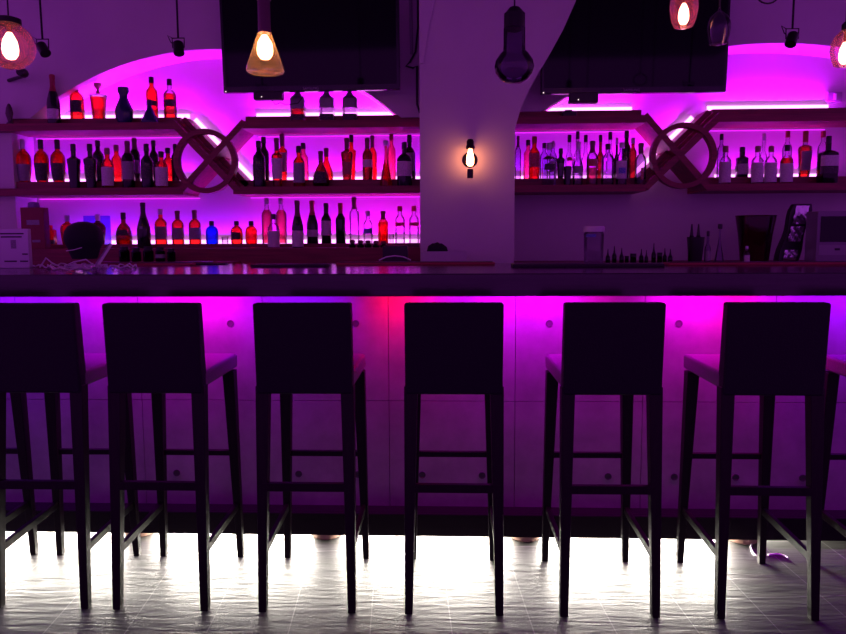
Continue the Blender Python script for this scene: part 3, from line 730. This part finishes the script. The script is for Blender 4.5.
def media_box(ua, ub, va, vb, Y, label, cab=True):
    a = P(ua, va, Y); b = P(ub, vb, Y)
    root = thing('media_box', label, 'media player', (a.x, Y, b.z))
    MB().box(0, b.x-a.x, 0, .06, 0, a.z-b.z+.012).build('case', BLACK, root, bevel=.006)
    MB().box((b.x-a.x)*.28, (b.x-a.x)*.31, -.002, 0, .012, .018).build('indicator_light', emis('tv_led', (1, .8, .8), 1.5), root)
    pts = [((b.x-a.x)*.6, .03, 0), ((b.x-a.x)*.75, .02, -.03), ((b.x-a.x)*.9, .03, -.015), ((b.x-a.x)*1.1, .03, -.03), ((b.x-a.x)*1.5, .04, -.02), ((b.x-a.x)*1.7, .05, .03)]
    if cab: MB().tube(pts, .0035, 6).build('cable', BLACK, root)
media_box(253, 282, 93.2, 99, YTV+.0, 'small black media box with loose cable under the left television')
media_box(570, 598.5, 94.3, 102, YTV+.0, 'small black media box under the right television', False)

# ================================================================ PENDANTS
BULB = emis('warm_bulb', (1, .50, .24), 16)
SHELL = glass('pendant_glass', (.80, .55, .70), .06, (1, .16, .48), refl=.8)
SHELL2 = glass('smoked_glass', (.42, .32, .5), .10, (.3, .2, .4), refl=1.0)
SHELLC = glass('unlit_glass', (.72, .62, .8), .06, (.5, .4, .7), refl=1.0)
AMBSH = glass('amber_flask_glass', (.78, .55, .58), .10, (1, .62, .28), refl=.9)
YPD = 2.9
def pend(u, vbot, prof_px, Y, mat, label, bulb=None, socket=None, cord=True, watt=2.2, bcol=(1, .5, .3), neck=None):
    """prof_px: list of (half width px, height above the bottom px)"""
    p = P(u, vbot, Y); s = (P(u+10, vbot, Y).x-p.x)/10
    root = thing('pendant_lamp', label, 'pendant lamp', (p.x, Y, p.z))
    pr = [(r*s, z*s) for r, z in prof_px]
    sh = MB().lathe(pr, 36, cap=False).build('lamp_shade', mat, root)
    sh.visible_shadow = True
    top = pr[-1][1]
    if neck: MB().lathe([(a*s, b*s) for a, b in neck], 24).build('neck', pbr('neck_glass', (.12, .05, .07), .3), root); top = neck[-1][1]*s
    if socket:
        r, h = socket; MB().lathe([(r*s, top-.004), (r*s, top+h*s*.7), (r*s*.9, top+h*s*.75), (r*s*.5, top+h*s), (.004, top+h*s)], 24).build('socket', BLACKMETAL, root)
        top += h*s
    MB().tube([(0, 0, top-.002), (0, 0, CEILZ-p.z)], .0035, 8).build('cord', BLACK, root)
    if bulb:
        (br, b0, b1) = bulb; r = br*s; z0 = b0*s; z1 = b1*s
        MB().lathe([(0, z0), (r*.55, z0+(z1-z0)*.05), (r*.9, z0+(z1-z0)*.2), (r, z0+(z1-z0)*.4), (r*.85, z0+(z1-z0)*.7), (r*.45, z0+(z1-z0)*.93), (r*.3, z1)], 20).build('bulb', BULB, root)
        if z1 < pr[-1][1]: MB().lathe([(r*.3, z1), (r*.35, pr[-1][1])], 12).build('bulb_holder', BRASSY, root)
    return root
def circ(r, a0=-90, a1=75, n=18, sy=1.0): return [(max(0, r*math.cos(R(a0+(a1-a0)*i/n))), r*sy*(1+math.sin(R(a0+(a1-a0)*i/n)))) for i in range(n+1)]
pend(11.5, 69.5, circ(22.3), YPD, SHELL, 'round clear globe pendant lamp, glowing, at the top left corner', bulb=(7.4, 9, 35), socket=(11, 6))
pend(265.5, 73.5, [(0, 2), (14, 2.2), (17.5, 1), (18.6, 3), (17.8, 7), (7.4, 37), (6.3, 39)], YPD, AMBSH, 'glowing cone flask shaped glass pendant lamp in front of the left television', bulb=(8, 13, 37), watt=2.6, neck=[(6.2, 38.5), (6.0, 70), (7.2, 70.5), (7.2, 72.5), (6, 73), (6, 100), (.5, 100)])
pend(514, 83, [(0, 0), (9, 1), (14, 4), (18.5, 10), (19.8, 16), (18.5, 22), (14.5, 28), (11.2, 31.5), (10.8, 36), (10.8, 53)], YPD, SHELL2, 'unlit smoked glass pendant lamp with round bulb end and black socket before the pillar', socket=(10.5, 20))
pend(683.3, 28, [(0, 1), (7, .5), (9.5, 1.5), (12, 8), (13.8, 18), (13.3, 27), (11, 38), (7.5, 48), (5, 56)], YPD, SHELL, 'glowing egg-shaped pendant lamp overlapping the right television', bulb=(5.2, 3, 24), socket=(5.5, 12))
pend(718.3, 44.5, [(0, 1), (7, .4), (8.6, 1.2), (10.5, 8), (11.5, 15), (10.8, 22), (8, 27.5), (4, 31), (1.5, 33), (.8, 37)], YPD, SHELLC, 'small unlit teardrop glass pendant lamp right of the glowing egg one')
pend(844, 66.5, [(0, 1), (7.5, .4), (9.5, 1.4), (12, 8), (13.6, 16), (12.8, 23), (10, 30), (6, 34), (4, 36)], YPD, SHELL, 'glowing egg-shaped pendant lamp cut by the right edge of the frame', bulb=(5.5, 2, 24), socket=(4, 8))

# ================================================================ SPOTLIGHTS
def spot(u, vtop, ub, vb, Y, tiltdir, label, uc=None):
    p = P(ub, vb, Y); q = P(u, -40, Y)
    root = thing('ceiling_spotlight', label, 'spotlight', (p.x, Y, p.z))
    s = (P(ub+10, vb, Y).x-p.x)/10
    t = Vector((tiltdir*.55, -.3, -.75)).normalized()
    a = -t*.035; b = t*.035
    MB().tube([a, a+t*.008, b], [.019, .026, .027], 20).build('lamp_head', BLACKMETAL, root)
    MB().tube([(-.03, 0, 0), (-.032, 0, .05), (.032, 0, .05), (.03, 0, 0)], .0035, 6).build('yoke', BLACKMETAL, root)
    MB().tube([(.0, 0, .05), (q.x-p.x, 0, CEILZ-p.z)], .0055, 8).build('stem', BLACKMETAL, root)
    MB().tube([(-.03, 0, .05), (-.055, 0, .065), (-.04, 0, .03), (-.028, 0, .02)], .0028, 6).build('cable', BLACK, root)
spot(36, 0, 43, 49, 3.5, 1, 'black hanging spotlight just right of the glowing globe')
spot(175, 0, 178.5, 48, 3.5, .3, 'black hanging spotlight left of the left television')
spot(796.5, 0, 792, 39, 3.5, -.6, 'black hanging spotlight right of the right television')
# wall lamp behind the globe pendant
p = P(23, 73, 4.30)
o = thing('wall_spotlight', 'small dark round wall spotlight on an arm below the globe pendant', 'spotlight', (p.x, 4.30, p.z))
MB().lathe([(0, -.04), (.024, -.035), (.03, -.015), (.03, .01), (.02, .03), (0, .034)], 20, axis='Y').build('lamp_head', BLACKMETAL, o)
MB().tube([(0, .02, 0), (-.05, .08, 0), (-.2, .155, -.01)], .012, 10).build('arm', BLACKMETAL, o)
# little hoop hanging at top right
p = P(768, -6, 3.2)
o = MB().tube([(p.x+math.cos(a)*.05, 3.2, p.z+math.sin(a)*.042) for a in [2*math.pi*i/24 for i in range(24)]], .004, 8, closed=True)
o.tube([(p.x, 3.2, p.z+.042), (p.x, 3.2, CEILZ)], .003, 6)
tag(o.build('cable_loop', BLACK), 'thin black cable loop hanging at the top edge right of the television', 'cable')

# ================================================================ SCONCE
p = P(469.8, 160, YP); s = 1/ (660/ (YP*1.0)) 
sc_ = thing('wall_sconce', 'iron pipe wall sconce with glowing filament bulb on the pillar', 'wall lamp', (p.x, YP, p.z))
MB().lathe([(.046, 0), (.046, -.006), (.038, -.014), (.020, -.02), (.018, -.045)], 28, axis='Y').build('backplate', PIPE, sc_)
MB().tube([(0, -.075, -.115), (0, -.075, -.062)], .018, 16).build('lower_pipe', PIPE, sc_)
MB().tube([(0, -.02, .02), (.012, -.03, .06), (0, -.06, .085)], .009, 10).build('pipe_arm', PIPE, sc_)
MB().lathe([(.021, .055), (.026, .058), (.026, .072), (.022, .078), (.022, .10), (.015, .112), (0, .116)], 24, c=(0, -.075, 0)).build('socket', PIPE, sc_)
MB().lathe([(0, -.045), (.014, -.042), (.021, -.03), (.022, .0), (.018, .025), (.012, .045), (.011, .056)], 20, c=(0, -.075, 0)).build('bulb', emis('filament_bulb', (1, .30, .13), 24), sc_)
for q in (-.1, .1):
    pass

# ================================================================ WALL BITS
p = P(27, 141, YB-.001)
o = thing('wall_socket', 'small square wall socket in the left niche above the oval cognacs', 'socket', (p.x, YB, p.z))
MB().box(-.035, .035, -.012, -.001, -.04, .04).build('faceplate', GREYPL, o, bevel=.003)
MB().box(-.012, .012, -.022, -.012, -.025, 0).build('plug', REDRUB, o)
p = P(832.5, 97.5, YB)
o = thing('wall_switch', 'grey switch box on the wall at the end of the right top shelf', 'switch', (p.x, YB, p.z))
MB().box(-.05, .05, -.03, -.001, -.033, .033).build('faceplate', GREYPL, o, bevel=.004)
MB().box(-.008, .008, -.036, -.03, -.02, .02).build('rocker', WHITEPL, o)
c = MB(); a = P(411.5, 54, YW-.02); b = P(409.5, -30, YW-.02)
c.tube([(a.x, YW-.012, a.z), (b.x, YW-.012, CEILZ)], .011, 12)
tag(c.build('cable_conduit', GREYPL), 'pale vertical cable conduit on the wall between television and pillar', 'conduit')
pts = [(418, -30), (418, 28), (415.5, 52), (410, 62), (406, 66), (413, 68), (417, 66), (417, 90), (417, 104), (420, 113)]
c = MB(); c.tube([(lambda q: (q.x, q.y, q.z))(P(u, v, YW-.02)) for u, v in pts], .007, 8)
tag(c.build('wall_cable', BLACK), 'black cable running down beside the pale conduit to the shelf', 'cable')
p = P(9.5, 117, 4.41)
o = MB().lathe([(.022, 0), (.024, .01), (.012, .02), (.026, .07), (.02, .11), (.008, .135), (0, .14)], 16, ysc=.6, c=(0, 0, 0)).build('figurine', pbr('dark_bronze', (.06, .03, .04), .4), loc=(p.x, 4.41, SL['tt']))
tag(o, 'small dark pointed figurine at the left end of the top shelf', 'ornament')

# ================================================================ THINGS BEHIND AND ON THE BAR
# ---- bar top, left
def card_stand():
    Y = 3.02
    a = P(-14, 229, Y); b = P(27.5, 229, Y)
    zb = CT
    root = thing('menu_display', 'white printed menu display standing on the counter at the left edge', 'menu', (b.x, Y, zb))
    w_ = b.x-a.x; h_ = a.z - zb
    MB().box(-w_, 0, 0, .025, 0, h_).build('case', pbr('menu_white', (.62, .6, .66), .4), root, bevel=.003)
    pr = MB().box(-w_*.42, -w_*.30, -.002, 0, h_*.5, h_*.72)
    pr.build('printed_picture', LG, root)
    for zz, x0, x1 in ((.86, -.70, -.10), (.78, -.65, -.15), (.16, -.60, -.30), (.16, -.22, -.03), (.34, -.16, -.03)):
        MB().box(w_*x0, w_*x1, -.0015, 0, h_*zz, h_*(zz+.035)).build('printed_line', LK, root)
card_stand()
def F2(u, v, z=CT): return F(u, v, z)
def cable(pix, z, r, name, mat, label, lift=.004):
    pts = [F(u, v, z) for u, v in pix]
    out = []
    for i in range(len(pts)-1):     # Catmull-Rom
        p0 = pts[max(0, i-1)]; p1 = pts[i]; p2 = pts[i+1]; p3 = pts[min(len(pts)-1, i+2)]
        for k in range(6):
            t = k/6; out.append(.5*((2*p1)+(-p0+p2)*t+(2*p0-5*p1+4*p2-p3)*t*t+(-p0+3*p1-3*p2+p3)*t**3))
    out.append(pts[-1]); out = [Vector((p.x, p.y, z+r+lift*(1+math.sin(i*1.7))/2)) for i, p in enumerate(out)]
    c = MB(); c.tube(out, r, 8)
    return tag(c.build(name, mat), label, 'cable')
WC = pbr('white_cable', (.6, .57, .6), .5)
cable([(28, 266.5), (45, 268.5), (60, 271), (90, 270), (97, 267.5), (85, 266.2), (70, 267.5), (60, 269.8), (48, 268.5), (55, 266.5), (75, 266.5), (88, 269.5), (100, 268.2), (110, 268.6), (125, 266.8), (136, 267.5), (130, 269), (112, 268.6)], CT, .0035, 'power_cable', WC, 'tangled white cable lying on the left end of the counter', .012)
# a loop of that cable standing up
c = MB(); Yc = 2.98; pts = [P(u, v, Yc-.05*i/8) for i, (u, v) in enumerate([(40, 269), (46, 258), (52, 263), (62, 268), (74, 262), (86, 259.5), (96, 267), (86, 269.5), (70, 268.5)])]
pts = [Vector((p.x, p.y, max(p.z, CT+.005))) for p in pts]
c.tube([tuple(p) for p in pts], .0035, 8); tag(c.build('charging_cable', WC), 'loop of white cable standing up before the round black cover', 'cable')
Yh = 3.12; p = P(87, 262, Yh); s = (P(97, 240, Yh).x-P(87, 240, Yh).x)/10
o = thing('lamp_with_cover', 'round black cover with pale stripe on a slanted white stand on the counter', 'covered lamp', (p.x, Yh, CT))
BF = pbr('black_cloth', (.006, .005, .012), .85)
zc = P(87, 240, Yh).z-CT
MB().lathe([(.0, -.09), (.055, -.09), (.066, -.06), (.068, -.045), (.076, -.03), (.086, -.01), (.088, .015), (.083, .04), (.068, .064), (.045, .08), (.02, .087), (0, .088)], 28, c=(-.01, 0, zc)).build('cover', BF, o)
MB().tube([(-.06, -.066, zc-.05), (-.02, -.078, zc-.046), (.02, -.075, zc-.035)], .0022, 6).build('stripe', WHITEPL, o)
MB().bar((.05, .0, .012), (.10, .04, zc-.02), (.05, .012), (.035, .012)).box(-.09, .075, -.04, .05, 0, .012).build('stand', WHITEPL, o)
# dark red box and things on the back counter's left end
a = P(20, 207.5, 4.28); b = P(45.5, 250, 4.28)
o = thing('gift_box', 'tall dark red box with pale label at the left end of the back counter', 'box', (a.x, 4.28, ZLOW))
bw = b.x-a.x; bh = a.z-ZLOW
MB().box(0, bw, 0, .06, 0, bh).build('carton', REDBOX, o, bevel=.002)
MB().box(bw*.25, bw*.8, -.001, 0, bh*.58, bh*.70).build('label', LG, o)
MB().box(bw*.45, bw*.8, -.001, 0, bh*.16, bh*.22).build('label', LG, o)
o = MB().lathe([(.028, 0), (.030, .005), (.028, .03), (.02, .036), (0, .038)], 20, sq=5).build('trinket_box', pbr('violet_tin', (.2, .1, .35), .4), loc=(a.x+bw*.45, 4.316, ZLOW+bh+.0005))
tag(o, 'small violet tin sitting on top of the dark red box', 'tin')
a = P(78, 215.5, 4.55); b = P(106, 243, 4.55)
o = MB().box(0, b.x-a.x, 0, .012, 0, a.z-ZLOWR).build('picture_card', glass('tinted_card', (.4, .35, .9), .35, (.4, .3, .9)), loc=(a.x, 4.615, ZLOWR))
tag(o, 'bluish translucent card standing behind the round black cover', 'card')
# small jars and gadgets along the bottle step front
for i, (u, wp, vt) in enumerate([(106, 9, 249), (118, 8, 247), (129, 9, 246.5), (140, 8, 248), (150, 9, 247), (161, 8, 245.5), (168, 6, 246)]):
    Y = 4.18; p = P(u, vt, Y); r = P(u+wp/2, vt, Y).x-p.x
desc = ['first', 'second', 'third', 'fourth', 'fifth']
bs = MB().box(0, P(172, 250, 4.05).x-P(100, 250, 4.05).x, 0, .12, 0, .03)
# under-counter prep ledge on the bar's rear (where bartenders put bar tools)
ledge = thing('prep_ledge', 'dark ledge behind the bar carrying jars and bar tools', 'ledge', (0, 3.92, 0))
MB().box(P(92, 255, 3.95).x, P(235, 255, 3.95).x, 0, .14, 1.13, 1.165).box(P(92, 255, 3.95).x+.03, P(235, 255, 3.95).x-.03, .02, .12, 0, 1.13).build('body', WOOD, ledge)
jl = ['dark jar below the bell-shaped brown bottle, leftmost of the row', 'dark jar second in the row below the back counter bottles', 'dark jar third in the row, below the tall emblem bottle', 'dark jar fourth in the row, with pale band', 'dark jar rightmost in the row below the amber bottles']
for i, (u, wp, vt) in enumerate([(124, 10, 246.5), (136, 9, 247.5), (148, 10, 246.5), (160, 9, 247), (171, 8, 248.5)]):
    Y = 3.99; p = P(u, vt, Y); r = P(u+wp/2, vt, Y).x-p.x; h = p.z-1.165
    o = thing('spice_jar', jl[i], 'jar', (p.x, Y, 1.165), 0, 'dark jars in a row behind the bar')
    MB().lathe([(r*.92, 0), (r, .004), (r, h*.72), (r*.75, h*.8)], 18).build('body', G_DARK, o)
    MB().lathe([(r*.8, h*.78), (r*.82, h), (0, h)], 18).build('lid', BLACK, o)
    if i == 3: MB().lathe([(r+.0008, h*.25), (r+.0008, h*.5)], 18, cap=False).build('label', LG, o)
# trays / bar mats lying at the rear of the bar top
def mat_on_bar(ua, ub, v, depth, mat, label, name='bar_mat', h=.012, cat='bar mat', rib=None):
    a = F(ua, v, CT+h); b = F(ub, v, CT+h)
    a.y = min(a.y, CBK-depth-.01); k = a.y/b.y; b.x = P(ub, v, a.y).x; a.x = P(ua, v, a.y).x
    root = thing(name, label, cat, (a.x, a.y, CT))
    MB().box(0, b.x-a.x, 0, depth, 0, h).build('mat', mat, root, bevel=.003)
    if rib: MB().box(.01, b.x-a.x-.01, .006, depth-.006, h, h+.003).build('ribbed_surface', rib, root)
    return root
mat_on_bar(103, 190, 263.5, .08, REDRUB, 'thin dark red bar mat right of the white cable', rib=RUBBER)
mat_on_bar(250, 326, 264.5, .10, RUBBER, 'flat black bar mat between the metal opener and the long red mat')
mat_on_bar(336, 495, 262.8, .07, REDRUB, 'long red-edged bar mat in front of the pillar', rib=RUBBER)
mat_on_bar(513, 665, 264.2, .10, RUBBER, 'long black serving tray below the small squeeze bottles', name='serving_tray', cat='tray', h=.014)
mat_on_bar(668, 850, 262.8, .07, REDRUB, 'long dark red bar mat at the right end of the counter', rib=RUBBER)
a = P(187, 264.5, 3.33)
o = thing('bottle_opener', 'flat shiny metal bar opener lying left of the black mat', 'bottle opener', (a.x, a.y, CT))
MB().box(0, .20, 0, .035, .0, .008).build('blade', BLACK, o, bevel=.003)
MB().tube([(.0, .01, .012), (.05, .02, .016), (.13, .02, .012)], .004, 8).build('handle', FOIL, o)
# knobby row of bitters bottles & espresso device right end of the back counter (left niche)
kl = ['leftmost', 'second', 'middle', 'fourth', 'rightmost']
for i, u in enumerate((352.3, 360.5, 368, 376, 383.5)):
    Y = 4.30; p = P(u, 239.5+.3*i, Y); z = ZLOW; h = p.z-z
    o = thing('bitters_bottle', 'small round-capped dark bitters bottle, %s of the five in a row' % kl[i], 'bottle', (p.x, Y, z), 0, 'five bitters bottles in a row')
    MB().lathe([(.020, 0), (.022, .003), (.022, h*.35), (.010, h*.5), (.010, h*.6)], 16).build('body', G_DARK, o)
    MB().lathe([(.010, h*.52), (.018, h*.62), (.020, h*.8), (.014, h*.97), (0, h)], 16).build('cap', CV, o)
a = P(407, 243, 4.27); b = P(420, 243, 4.27)
o = MB().box(0, b.x-a.x-.006, 0, .08, 0, a.z-ZLOW).build('small_carton', pbr('brown_card', (.12, .04, .05), .6), loc=(a.x, 4.27, ZLOW))
tag(o, 'small dark carton at the pillar end of the back counter', 'box')
# white box with black cloth before the pillar (on a prep shelf in front of it)
a = P(421, 251.5, 3.80); b = P(467, 251.5, 3.80)
sh_ = thing('prep_ledge', 'dark ledge before the pillar under the white carton', 'ledge', (0, 3.74, 0))
MB().box(P(370, 255, 3.8).x, P(500, 255, 3.8).x, 0, .28, 1.12, 1.15).box(P(374, 255, 3.8).x, P(500, 255, 3.8).x-.04, .03, .25, 0, 1.12).build('body', WOOD, sh_)
a = P(379, 246, 3.86); b = P(411, 258, 3.86); hk = a.z-1.15
o = thing('knife_rack', 'dark block with curved pale scrollwork on the dark ledge left of the white carton', 'rack', (a.x, 3.86, 1.15))
wk = b.x-a.x
MB().box(.02, wk-.02, 0, .07, 0, hk).build('block', BLACK, o, bevel=.004)
MB().tube([(0, -.006, .002+hk*.2), (.02, -.006, .012+hk*.2), (.045, -.006, .022+hk*.2), (wk*.5, -.006, .028+hk*.2), (wk-.045, -.006, .022+hk*.2), (wk-.02, -.006, .012+hk*.2), (wk, -.006, .002+hk*.2)], .004, 8).build('scroll_rail', WHITEPL, o)
a = P(421, 251.5, 3.80); b = P(467, 251.5, 3.80)
o = thing('open_carton', 'low white open carton on the ledge at the foot of the pillar', 'box', (a.x, 3.80, 1.15))
wk = b.x-a.x; hk = a.z-1.15
c = MB(); c.box(0, wk, 0, .006, 0, hk); c.box(0, wk, .134, .14, 0, hk); c.box(0, .006, .006, .134, 0, hk); c.box(wk-.006, wk, .006, .134, 0, hk); c.box(.006, wk-.006, .006, .134, 0, .006)
c.build('carton', pbr('white_card', (.5, .48, .5), .6), o)
cl = MB(); n = 16; vs = []; fs = []
random.seed(3)
prof = [(.055, .0), (.06, .02), (.05, .045), (.03, .055), (.0, .058)]
c = MB(); c.lathe(prof, 16, ysc=.8)
c.v = [(x*(1+random.uniform(-.18, .18)), y*(1+random.uniform(-.18, .18)), z*(1+random.uniform(-.25, .35))) for x, y, z in c.v]
p = P(437, 250, 3.87)
tag(c.build('crumpled_cloth', BF, loc=(p.x, 3.87, 1.15+hk-.022)), 'crumpled black cloth lying in the white carton', 'cloth')
# ---- right back counter
def jar():
    Y = 4.1; a = P(583.5, 226.5, Y); b = P(604.5, 226.5, Y); r = (b.x-a.x)/2; h = a.z-ZBR
    o = thing('plastic_jar', 'tall clear plastic jar with white lid against the plain wall', 'jar', ((a.x+b.x)/2, Y, ZBR))
    MB().lathe([(r*.88, 0), (r*.9, .004), (r*.95, h*.80), (r*.85, h*.86)], 26).build('body', glass('frosted_plastic', (.8, .78, .85), .25, (.8, .78, .9)), o)
    MB().lathe([(r, h*.86), (r, h*.98), (r*.94, h)], 26).build('lid', WHITEPL, o)
    MB().lathe([(r*.96, h*.72), (r*.955, h*.80)], 20, arc=(R(-150), R(-90))).build('label', LB, o)
jar()
def squeeze(u, vt, wp, Y, z, text, spout=True, mat=None):
    p = P(u, vt, Y); r = P(u+wp/2, vt, Y).x-p.x; h = p.z-z
    o = thing('squeeze_bottle', text, 'bottle', (p.x, Y, z), 0, 'small bottles on the black tray')
    if spout:
        MB().lathe([(r*.9, 0), (r, .003), (r, h*.45), (r*.7, h*.55)], 16).build('body', mat or G_DARK, o)
        MB().lathe([(r*.72, h*.54), (r*.5, h*.62), (r*.28, h*.8), (r*.18, h), (0, h)], 14).build('pour_spout', BLACK, o)
    else:
        MB().lathe([(r*.92, 0), (r, .003), (r, h*.7)], 16).build('body', mat or G_DARK, o)
        MB().lathe([(r*1.04, h*.68), (r*1.04, h), (0, h)], 16).build('cap', BLACK, o)
sq = [(608, 249, 4.5, 1, 'leftmost small spouted bottle, right of the clear plastic jar'), (614.5, 246, 4.5, 1, 'spouted bottle second right of the clear plastic jar'),
      (621.8, 248, 4.5, 1, 'spouted bottle third right of the clear plastic jar'), (626.8, 256, 4, 0, 'tiny low jar right of the first three spouted bottles'),
      (633.3, 253.5, 6, 0, 'wide low dark jar between the groups of spouted bottles'), (641.5, 249, 4.5, 1, 'spouted bottle just right of the wide low jar'),
      (646.5, 250, 3.6, 1, 'thin spouted bottle left of the tallest one on the tray'), (654, 243, 4.5, 1, 'tallest of the small spouted bottles on the tray'),
      (659.8, 252.5, 5, 0, 'squat dark jar right of the tallest spouted bottle'), (665, 248, 4, 1, 'spouted bottle second from the right end of the row'),
      (670.5, 249, 4.5, 1, 'rightmost small spouted bottle of the row')]
for i, (u, vt, wp, sp, tx) in enumerate(sq): squeeze(u, vt, wp, 4.12+(.03 if i % 2 else 0), ZBR, tx, sp)
# black caddy with two spouts
Y = 4.14; a = P(688.5, 237, Y); b = P(703, 237, Y)
o = thing('bottle_caddy', 'black flared caddy holding two spouted bottles on the right', 'caddy', ((a.x+b.x)/2, Y, ZBR))
r = (b.x-a.x)/2; h = a.z-ZBR
MB().lathe([(r*.72, 0), (r*.75, .005), (r*1.05, h), (r*.95, h), (r*.66, .008), (0, .008)], 20, sq=4).build('body', BLACK, o)
for k, (u, t) in enumerate(((692, 'left one of two spouted bottles standing in the black caddy'), (698.7, 'right one of two spouted bottles standing in the black caddy'))):
    p = P(u, 224, Y); hh = p.z-(ZBR+.01)
    q = thing('syrup_bottle', t, 'bottle', (p.x, Y, ZBR+.01), 0, 'spouted bottles in the caddy')
    MB().lathe([(.017, 0), (.018, .003), (.018, hh*.6), (.011, hh*.7)], 16).build('body', G_DARK, q)
    MB().lathe([(.011, hh*.69), (.008, hh*.8), (.004, hh), (0, hh)], 12).build('pour_spout', BLACK, q)
def simple(u, vt, wp, Y, kind, gl, cap, lab, text, **k):
    bottle((ZBR, ZBR), Y, u, vt, wp, kind, gl, cap, lab, text, **k)
simple(707.5, 231, 6, 4.13, 'longneck', 'v', 'k', [('g', .1, .4, 60)], 'slim clear bottle just right of the black caddy')
simple(719.5, 224, 9, 4.13, 'cone', 'v', 'k', [], 'dark cone-shaped spouted bottle left of the glass bowl')
simple(746, 246, 6, 4.08, 'round', 'c', 'w', [('w', .1, .5, 60)], 'tiny shiny bottle in front of the dark glass vessel', )
# dark red glass ice bucket
Y = 4.28; a = P(736, 216, Y); b = P(776, 212, Y); r = (b.x-a.x)/2*.95; h = a.z-ZBR
o = thing('ice_bucket', 'wide dark red glass bucket with flared rim on the right back counter', 'bucket', ((a.x+b.x)/2, Y, ZBR))
MB().lathe([(r*.66, 0), (r*.7, .006), (r*.85, h*.6), (r, h*.97), (r*.98, h), (r*.9, h*.95), (r*.6, .012), (0, .012)], 32).build('body', glass('garnet_glass', (.55, .28, .36), .06, (.25, .04, .08)), o)
MB().tube([(math.cos(t)*r, math.sin(t)*r, h) for t in [2*math.pi*i/32 for i in range(32)]], .003, 6, closed=True).build('rim', G_BROWN, o)
# black shaker stack with foil bags
Y = 4.27; p = P(790, 262, Y)
o = thing('foil_coffee_bag', 'tall black bag with creased shiny foil front leaning on the right back counter', 'bag', (p.x-.01, Y, ZBR), 0)
hb = P(795, 204, Y).z-ZBR
mb = MB(); rows = 9
vs = []; fs = []
for i in range(rows+1):
    t = i/rows; w_ = .062*(1+.22*math.sin(t*9.0)*.5)*(1 if t < .9 else .85); dd = .03*(1-.5*t)+.006; x0 = .085*t-.02
    vs += [(x0-w_, -dd, t*hb), (x0+w_, -dd, t*hb), (x0+w_, dd, t*hb), (x0-w_, dd, t*hb)]
for i in range(rows):
    for k in range(4): fs.append((i*4+k, i*4+(k+1) % 4, i*4+4+(k+1) % 4, i*4+4+k))
fs += [(3, 2, 1, 0), tuple(rows*4+k for k in range(4))]
MB().add(vs, fs).build('bag', BLACK, o, bevel=.006)
for (t0, t1) in ((.04, .22), (.36, .62), (.66, .97)):
    n = 10; vs = []; fs = []
    for i in range(n+1):
        t = t0+(t1-t0)*i/n; dd = .03*(1-.5*t)+.009
        for k in range(7):
            x = -.040+.080*k/6
            vs.append((.085*t-.02+x, -dd-.004*math.sin(k*2.1+i*1.3)-.004*math.sin((t-t0)/(t1-t0)*math.pi), t*hb))
    m_ = len(vs); vs += [(x, y+.004, z) for x, y, z in vs]
    for i in range(n):
        for k in range(6):
            q = i*7+k; fs.append((q, q+1, q+8, q+7)); fs.append((q+m_, q+7+m_, q+8+m_, q+1+m_))
    MB().add(vs, fs, True).build('foil_panel', FOIL, o)
# monitor / till at right edge
Y = 4.05; a = P(818, 211, Y); b = P(880, 211, Y)
o = thing('small_oven', 'grey framed countertop oven with dark window at the right edge', 'oven', (a.x, Y, ZBR))
wm = b.x-a.x; hm = a.z-ZBR
MB().box(0, wm, 0, .13, .012, hm).build('case', pbr('oven_grey', (.22, .2, .24), .4), o, bevel=.006)
MB().box(.02, wm-.05, -.003, 0, hm*.42, hm*.9).build('window', SCREEN, o)
MB().box(.015, wm-.045, -.002, .0, hm*.17, hm*.36).build('control_panel', GREYPL, o)
MB().box(wm*.30, wm*.38, -.005, -.002, hm*.26, hm*.30).build('button', BLACK, o)
MB().box(.02, .05, .02, .11, 0, .012).build('leg', BLACK, o); MB().box(wm-.05, wm-.02, .02, .11, 0, .012).build('leg', BLACK, o)

p = P(569, 113, 4.41)
o = MB().box(-.045, .045, -.025, .025, 0, .03).box(-.03, .02, -.018, .018, .03, .042).build('remote_holder', BLACK, bevel=.004, loc=(p.x, 4.41, SRR['tt']))
tag(o, 'small dark gadget on the right top shelf below the media box', 'gadget')
# ================================================================ FLOOR CABLES
cable([(752, 543), (751, 549), (754, 555), (760, 557)], 0, .004, 'floor_cable', WC, 'short white cable dropping beside the brown foot under the bar', .0)
cable([(768, 556), (776, 555), (784, 556.5), (788, 559)], 0, .004, 'floor_cable', WC, 'short curl of white cable on the floor behind the right stool', .0)
